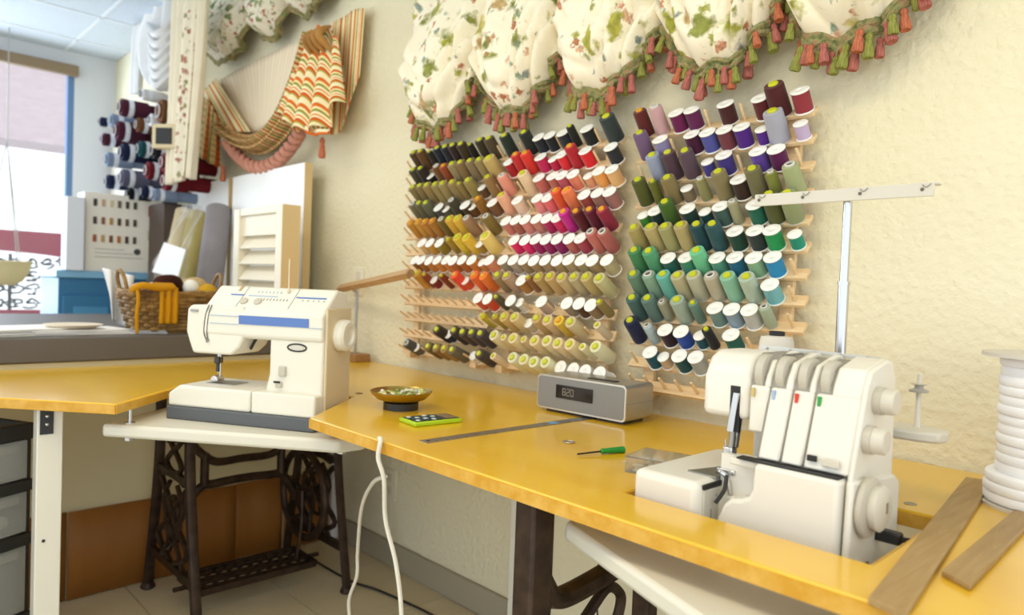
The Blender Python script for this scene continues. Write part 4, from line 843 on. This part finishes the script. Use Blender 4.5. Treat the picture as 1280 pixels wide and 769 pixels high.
# papers and plate
for px, py, w_, h_, a, n_, lab in ((22, 411, .30, .20, .3, 4, 'stack of white pattern papers at the left end of the counter'), (95, 416, .30, .16, .1, 3, 'white papers lying under the cream plate'), (160, 417, .22, .12, -.2, 2, 'grey folded paper beside the wicker basket')):
    q = P(px, py-3, X=-2.78)
    o = thing('paper_stack', lab, 'paper', (-2.78, q.y, CT), a, 'papers on the counter')
    for k in range(n_): B().box((.01*math.sin(k*3), .012*math.cos(k*5), .003+.006*k), (h_, w_, .0045), .06*math.sin(k*7)).out('sheet', PAPER if n_ > 2 else mat('grey_paper', 'b8bcc4', .7), o)
q = P(92, 409, X=-2.77)
tag(B().lathe([(0, 0), (.06, 0), (.085, .010), (.088, .013), (.084, .014), (.06, .006), (0, .006)], 32).out('plate', PLATE, None, (-2.77, q.y, CT+.0195)), 'cream round plate lying on the papers', 'plate')
# wicker basket
bk = thing('wicker_basket', 'brown wicker basket with two loop handles full of yarn scraps', 'basket', (-2.80, .925, CT))
t = nmat('wicker', .65); t.col(t.ramp(t.noise(t.coord(), 24, 4), [(.3, lin('5f4420')), (.55, lin('8c6a36')), (.75, lin('a88448'))])); WICK = t.m
def bq(a, h):     # rounded rectangle section, widening upward
    k = .78+.22*h; e = .45; cx_, sy_ = math.cos(a), math.sin(a)
    return (.115*k*math.copysign(abs(cx_)**e, cx_), .165*k*math.copysign(abs(sy_)**e, sy_))
N = 96; ns = 24
for k in range(10):
    h = (k+.5)/10; pts = []
    for i in range(N):
        a = 2*PI*i/N; x, y = bq(a, h); w_ = 1+.045*math.sin(ns/2*a + PI*k); pts.append((x*w_, y*w_, .008+.135*h))
    B().tube(pts, .0078, 6, True).out('weaver', WICK, bk)
for i in range(ns):
    a = 2*PI*(i+.5)/ns; x0, y0 = bq(a, 0); x1, y1 = bq(a, 1); B().cyl((x0, y0, 0), (x1, y1, .145), .005, n=6).out('stake', WICK, bk)
for d in (0, PI): B().tube([(*[c*1.02 for c in bq(2*PI*i/N, 1)], .146+.006*math.sin(14*2*PI*i/N+d)) for i in range(N)], .008, 6, True).out('rim_braid', WICK, bk)
B().prism([bq(2*PI*i/40, 0) for i in range(40)], 0, .006).out('bottom', WICK, bk)
for s in (-1, 1):
    B().tube(spline([(-.04, s*.158, .13), (-.045, s*.172, .19), (-.01, s*.178, .222), (.03, s*.172, .20), (.04, s*.158, .13)], 7), .007, 7).out('handle', WICK, bk)
# things in the basket
def lump(name, c, r, sc_, m, label, cat, sd=0, am=.15):
    b = B().ball((0, 0, 0), r, 20, 14, sc_); rg_ = random.Random(sd); ph = [rg_.uniform(0, 6) for _ in range(6)]
    v = []
    for p in b.v:
        k = 1+am*(math.sin(p[0]*60+ph[0])+math.sin(p[1]*55+ph[1])+math.sin(p[2]*65+ph[2]))/2; v.append((p[0]*k, p[1]*k, p[2]*k))
    b.v = v; return tag(b.out(name, m, None, c, ang=80), label, cat, 'yarn and scraps in the basket')
MUST = cloth('mustard_knit', 'c08812', 500, .12); FUR = cloth('dark_brown_fur', '3a1c12', 150, .4); OATM = cloth('oatmeal_wool', 'c2a878', 200, .15); WHW = cloth('white_wool', 'ece8de', 200, .05); PCH = cloth('peach_cloth', 'd8a880', 200, .08); GOLDW = cloth('gold_wool', 'c89a28', 200, .15)
bz = CT
lump('fur_pompom', (-2.79, .905, bz+.175), .045, (1, 1.1, .8), FUR, 'dark brown fluffy yarn ball on top of the basket', 'yarn', 1, .22)
lump('yarn_ball', (-2.82, 1.005, bz+.165), .046, (1, 1.05, .95), OATM, 'oatmeal yarn ball at the right of the basket', 'yarn', 2)
lump('yarn_ball', (-2.77, .985, bz+.168), .027, (1, 1, 1.1), WHW, 'small white wool ball in the basket centre right', 'yarn', 3)
lump('yarn_ball', (-2.755, 1.035, bz+.150), .036, (1, 1, .9), GOLDW, 'gold yarn ball at the right rim of the basket', 'yarn', 4)
lump('cloth_scrap', (-2.80, .825, bz+.150), .045, (1.1, 1, .7), PCH, 'peach cloth scrap bundled at the left of the basket', 'cloth', 5)
lump('cloth_scrap', (-2.86, .93, bz+.135), .070, (1, 1.6, .8), OATM, 'oatmeal wool bundle at the back of the basket', 'cloth', 6)
# mustard scarf hanging over the rim
sfm = thing('mustard_scarf', 'mustard yellow knitted scarf hanging over the basket rim', 'scarf', (-2.69, .86, bz))
def fn(a, v):
    y = .845+.06*a; s = v*.20
    if s < .07: x, z = -2.785+s*1.2, bz+.168+.012*math.sin(PI*s/.07)
    else: x, z = -2.700+.012*math.sin((s-.07)*14)-.10*(s-.07)*.9, bz+.168-(s-.07)
    x += .006*math.sin(a*16); return Vector((x+.022 if s >= .07 else x, y, z))-Vector((-2.69, .86, bz))
sheet('scarf', fn, 20, 40, MUST, sfm, solid=.006)
B().tube(spline([(-.005, -.10, .155), (.02, -.075, .172), (.02, -.03, .165), (.015, .03, .168)], 6), .012, 8).out('rolled_end', MUST, sfm)
B().tube(spline([(.012, -.088, .155), (.022, -.088, .12), (.016, -.09, .06), (.01, -.085, .006)], 6), .006, 6).out('yarn_strand', MUST, sfm)
# white cloth hanging beside the basket
wcl = thing('white_napkin', 'white cloth draped left of the wicker basket', 'cloth', (-2.95, .75, CT))
a3 = [P(x, y, X=-2.95) for x, y in ((128, 335), (134, 365), (138, 400))]; b3 = [P(x, y, X=-2.95) for x, y in ((166, 345), (166, 375), (165, 412))]
def fn(a, v):
    p = poly(a3, v).lerp(poly(b3, v), a).copy(); p.x += .03*math.sin(a*9+v*2); p.z = max(p.z, CT+.004); return p-Vector((-2.95, .75, CT))
sheet('cloth', fn, 20, 16, WHITEC, wcl)
# leaning fabric rolls
def roll(bot, top, r, m, label, bag=False):
    bot = Vector(bot); top = Vector(top); o = thing('fabric_roll', label, 'fabric roll', bot, group='fabric rolls leaning in the corner'); d = top-bot
    B().lathe([(r*.35, .0), (r, 0), (r, d.length), (r*.9, d.length+.001), (r*.35, d.length)], 24, (0, 0, 0), d).out('fabric', m, o)
    B().lathe([(r*.28, .002), (r*.36, .002), (r*.36, d.length+.004), (r*.26, d.length+.004), (r*.26, d.length-.03), (0, d.length-.03)], 16, (0, 0, 0), d).out('card_core', mat('card_tube', 'a88c60', .8), o)
    return o
GREYF = cloth('grey_fabric', '8d8788', 200, .08); OLIVEF = cloth('olive_fabric', 'b8a868', 200, .08); BEIGEF = cloth('beige_fabric', 'c8b894', 200, .08)
def lean(px0, px1, Y0, Y1, r, m, lab):
    b_ = P(px0[0], px0[1], Y=Y0); t_ = P(px1[0], px1[1], Y=Y1); b_ = b_ + (t_-b_)*((CT+r*.45-b_.z)/(t_.z-b_.z)); return roll(b_, t_, r, m, lab)
lean((255, 405), (274, 262), 1.25, 1.40, .060, GREYF, 'grey fabric roll leaning on the wall beside the shutter')
r1 = lean((203, 405), (233, 266), 1.20, 1.38, .055, BEIGEF, 'beige fabric roll in clear plastic with white paper label')
lean((222, 405), (248, 268), 1.24, 1.40, .050, OLIVEF, 'olive yellow fabric roll beside the plastic wrapped beige one')
a3 = [P(x, y, Y=1.16) for x, y in ((200, 310), (188, 345))]; 
pb = r1; a3[1] = Vector(r1.location)
lv = [P(x, y, Y=1.10) for x, y in ((205, 303), (232, 312), (222, 348), (190, 340))]
me = B().add(lv + [p+Vector((0, .004, 0)) for p in lv], [(0,1,2,3),(7,6,5,4),(0,4,5,1),(1,5,6,2),(2,6,7,3),(3,7,4,0)]).out('paper_label', PAPER, pb, -a3[1])
sl = [P(x, y, Y=1.13) for x, y in ((228, 255), (256, 258), (224, 360), (183, 352))]
B().grid(lambda a, v: sl[0].lerp(sl[1], a).lerp(sl[3].lerp(sl[2], a), v)-a3[1]+Vector((0, .012*math.sin(a*9+v*6), 0)), 12, 12).out('plastic_film', mat('plastic_film', 'eef2f6', .15, Transmission_Weight=.85, IOR=1.1, Alpha=.35), pb)
# louvred shutter sample
su_ = thing('louvre_shutter', 'cream wooden louvre shutter sample standing on the counter', 'shutter', (-3.09, 1.27, CT)); 
Wd, Hd, Dd = .46, .505, .055
for x0 in (0, Wd-.055): B().bb((x0, 0, 0), (x0+.055, Dd, Hd)).out('stile', SHUT, su_, bev=.003)
for z0, hz in ((0, .07), (Hd-.03, .03)): B().bb((.055, .004, z0), (Wd-.055, Dd-.004, z0+hz)).out('rail', SHUT, su_, bev=.002)
B().bb((.055, .015, Hd-.115), (Wd-.055, .03, Hd-.03)).out('top_panel', SHUT, su_)
for k in range(5):
    z = .10+.066*k; M = Matrix.Rotation(math.radians(-38), 3, 'X'); B().box((Wd/2, Dd/2, z), (Wd-.114, .008, .075), M=M).out('slat', SHUT, su_, bev=.002)
B().bb((Wd-.001, .0, 0), (Wd+.004, Dd+.02, Hd)).out('edge_strip', SHUTE, su_)
# white boards against the wall
def board(px, Y, label, th=.035):
    a = P(px[0], px[1], Y=Y); c = P(px[2], px[3], Y=Y); o = thing('white_board', label, 'board', (a.x, Y, CT), group='white panels leaning on the wall')
    B().bb((0, 0, 0), (c.x-a.x, th, (a.z+c.z)/2-CT)).out('panel', WHITEB, o, bev=.003); B().bb((c.x-a.x, 0, 0), (c.x-a.x+.004, th, (a.z+c.z)/2-CT)).out('edge_strip', SHUTE, o); return o
board((291, 221, 381, 203), 1.44, 'tall white panel leaning behind the louvre shutter'); board((240, 232, 286, 222), 1.46, 'white panel leaning left of the taller one')
# blue cabinet with display boxes
bc_ = thing('blue_cabinet', 'blue painted cabinet with panelled doors near the window', 'cabinet', (-4.5, .90, 0))
B().bb((-.45, 0, 0), (0, .60, 1.03)).out('body', BLUEC, bc_, bev=.004); B().bb((-.47, -.015, 1.03), (.02, .615, 1.07)).out('top', mat('blue_cabinet_top', '7fb2d4', .35), bc_, bev=.005)
for y in (.02, .31):
    d_ = B().bb((0, y, .10), (.018, y+.27, .93)).out('door', BLUEC, bc_, bev=.003); B().bb((.016, y+.05, .16), (.022, y+.22, .87)).out('raised_panel', mat('blue_cabinet_light', '4a8ab8', .4), d_, bev=.004); B().ball((.03, y+.14, .72), .014).out('knob', DARK, d_)
ds = thing('thread_chart', 'white thread colour chart box with rows of swatches', 'display box', (-4.5, 1.02, 1.07))
B().bb((-.16, 0, 0), (0, .40, .44)).out('box', mat('chart_card', 'f0eadc', .6), ds, bev=.003)
B().bb((-.158, -.003, 0), (.0, 0, .44)).out('side_panel', mat('chart_side', 'dcdce4', .6), ds)
sw = ['3a3228', 'c8a888', 'd8c8a0', '6a5a44', '4a4434', '3c4a34', 'a05034', '4a3c34', '8a5c34', 'b88c4c', '5c4428', '6a5840', '4a4a3c', '8a9a6c', 'a0562c', 'c09860', '7a4a24', 'b06a30', '4a2c1c', '54483c', 'b0b890']
for j in range(3):
    for i in range(6):
        h = sw[(j*7+i) % 21]; B().bb((0, .04+.041*i, .365-.10*j), (.004, .058+.041*i, .405-.10*j)).out('swatch', mat('swatch_'+h, h, .6), ds)
for z, h in ((.33, 'a8402c'), (.19, 'a8b48c')): B().bb((0, .325, z), (.004, .35, z+.06)).out('swatch', mat('swatch_'+h, h, .6), ds)
for j in range(3): B().bb((0, .05, .125-.022*j), (.002, .20+.05*j, .128-.022*j)).out('print_line', INK, ds)
B().lathe([(.018, 0), (.018, .003)], 16, (0, .27, .12), (1, 0, 0)).out('seal_print', mat('seal_dark', '4a4a48', .6), ds)
for k, h in enumerate(('9a9088', 'b8b0b0', '8a5c60', '3c3a44', '4a4650')): B().lathe([(.014, 0), (.014, .003)], 14, (-.08, -.003, .36-.055*k), (0, -1, 0)).out('side_dot', mat('dot_'+h, h, .6), ds)
tag(B().bb((-.12, 0, 0), (0, .085, .40)).out('white_carton', mat('carton_white', 'e0e4ec', .6), None, (-4.46, .925, 1.071), bev=.003), 'plain white carton left of the thread chart box', 'carton')
# wall-hung trim rolls near the window
cols = {'p': '4a2030', 'b': '6a4428', 'n': '1c2440', 'k': '1c1a20', 'r': '6a1820', 't': '1c4a50', 'w': 'd8d8dc', 's': '8090a8', 'g': '5c5c70'}
RL = [(151, 134, 11, 'p', 'topmost plum'), (139, 150, 8, 's', 'upper pale blue'), (126, 152, 6, 'n', 'upper outermost navy'), (146, 163, 12, 'p', 'second plum'), (129, 174, 8, 'p', 'small outermost plum'), (152, 190, 11, 'n', 'middle navy'), (133, 199, 9, 's', 'pale blue outermost'), (152, 222, 11, 'g', 'lower grey'), (134, 227, 9, 'n', 'lower outermost navy'), (200, 139, 15, 'b', 'largest brown'), (178, 118, 7, 'w', 'small white upper'), (172, 156, 9, 'b', 'small brown'), (188, 150, 8, 'w', 'white middle'), (174, 186, 10, 't', 'teal'), (192, 188, 11, 'k', 'black'), (204, 203, 12, 'r', 'upper dark red'), (184, 213, 11, 'r', 'lower dark red'), (206, 226, 12, 'r', 'lowest dark red'), (178, 240, 8, 'n', 'lowest navy'), (160, 243, 8, 'k', 'lowest black'), (192, 243, 8, 's', 'lowest pale blue')]
for x, y, r, c, nm in RL:
    Yf = 1.18 if x < 160 else 1.24
    q = P(x, y, Y=Yf); R_ = r/ (FL/ (q-Vector((0, 0, CH))).dot(fw))
    o = thing('trim_roll', nm+' trim roll on the wall rack by the window', 'trim roll', (q.x, Yf, q.z), group='trim rolls on the far wall rack')
    L_ = WY-.04-Yf; m = cloth('trim_'+c, cols[c], 120, .2)
    B().lathe([(R_*.55, -.012), (R_*.6, 0), (R_*.98, .0), (R_, .01), (R_, L_*.42), (R_*.8, L_*.45), (R_*.8, L_)], 20, (0, 0, 0), (0, 1, 0)).out('wound_trim', m, o)
    B().lathe([(0, -.004), (R_*.42, -.004), (R_*.5, -.016), (R_*.56, -.014), (R_*.56, 0)], 16, (0, 0, 0), (0, 1, 0)).out('core_end', mat('roll_core', 'c8c8cc', .4) if c != 'w' else DARK, o)
    B().lathe([(R_*1.02, L_*.10), (R_*1.03, L_*.11), (R_*1.03, L_*.17), (R_*1.02, L_*.18)], 20, (0, 0, 0), (0, 1, 0)).out('paper_band', mat('band_white', 'dfe4ec', .5), o)
rk_ = thing('roll_rack', 'pale wall rack board behind the trim rolls', 'rack', (-5.2, WY, 1.5))
q0 = P(168, 90, Y=WY); q1 = P(214, 250, Y=WY)
B().bb((-.75, -.03, -.0), (.75, -.002, .68)).out('back_board', mat('rack_cream', 'd8d0c0', .6), rk_)
q = P(205, 170, Y=1.20); bx2 = thing('framed_box', 'small cream framed black box among the trim rolls', 'box', (q.x, 1.20, q.z), math.radians(40)); B().bb((-.065, 0, -.06), (.065, .05, .06)).out('frame', mat('box_cream', 'd8c8a0', .6), bx2, bev=.004); B().bb((-.042, -.004, -.040), (.042, .002, .040)).out('black_face', DARK, bx2)
# dark cabinet under the rolls
dc = thing('dark_cabinet', 'dark brown cabinet below the trim rolls behind the fabric rolls', 'cabinet', (-4.9, 1.30, 0)); B().bb((.50, .02, 0), (.75, .235, 1.46)).out('body', mat('cabinet_dark', '4a3a30', .6), dc, bev=.004); B().bb((.75, .02, .1), (.755, .22, 1.45)).out('door', mat('cabinet_dark_door', '54443a', .6), dc)
# ================================================================== PLASTIC DRAWER CART
R_ = P(42, 600, X=-2.16); dv = Vector((-.46, .887)); ca_ang = math.atan2(dv.y, dv.x)
dc2 = thing('drawer_cart', 'clear plastic drawer cart with black rims under the table wing', 'drawer cart', (R_.x-dv.x*.34, R_.y-dv.y*.34, 0), ca_ang)
def zat(y): return P(42, y, X=-2.16).z
Wc, Dc = .34, .30
zs = [(zat(548), zat(596)), (zat(612), zat(662)), (zat(679), zat(760)), (zat(776), .03)]
for s in (0, Wc-.012): B().bb((s, .01, 0), (s+.012, Dc, zat(545))).out('side_frame', BLACKP, dc2, bev=.002)
for i, (zt, zb_) in enumerate(zs):
    rim_t = zat(526) if i == 0 else zs[i-1][1]
    B().bb((0, .0, zt), (Wc, .02, rim_t-.004)).bb((0, .28, zt), (Wc, .30, rim_t-.004)).bb((0, .02, zt), (.012, .28, rim_t-.004)).bb((Wc-.012, .02, zt), (Wc, .28, rim_t-.004)).out('rim', BLACKP, dc2, bev=.003)
    th = .003; x0, x1, y0, y1 = .014, Wc-.014, .006, Dc-.01
    d_ = B().bb((x0, y0, zb_+.002), (x1, y1, zb_+.002+th)).bb((x0, y0, zb_), (x1, y0+th, zt-.002)).bb((x0, y1-th, zb_), (x1, y1, zt-.002)).bb((x0, y0, zb_), (x0+th, y1, zt-.002)).bb((x1-th, y0, zb_), (x1, y1, zt-.002)).out('drawer', FROST, dc2)
    B().bb((x0+.02, y0-.004, zt-.03), (x1-.02, y0, zt-.008)).out('handle', FROST, d_, bev=.001)
    rg = random.Random(i)
    for k in range(7): B().ball((x0+.03+rg.random()*.25, .03+rg.random()*.2, zb_+.03+rg.random()*.02), .024, 8, 6, (1.3, .9, .7)).out('contents', PAPER if k % 2 else mat('scrap_grey', 'b4b4b0', .7), d_)
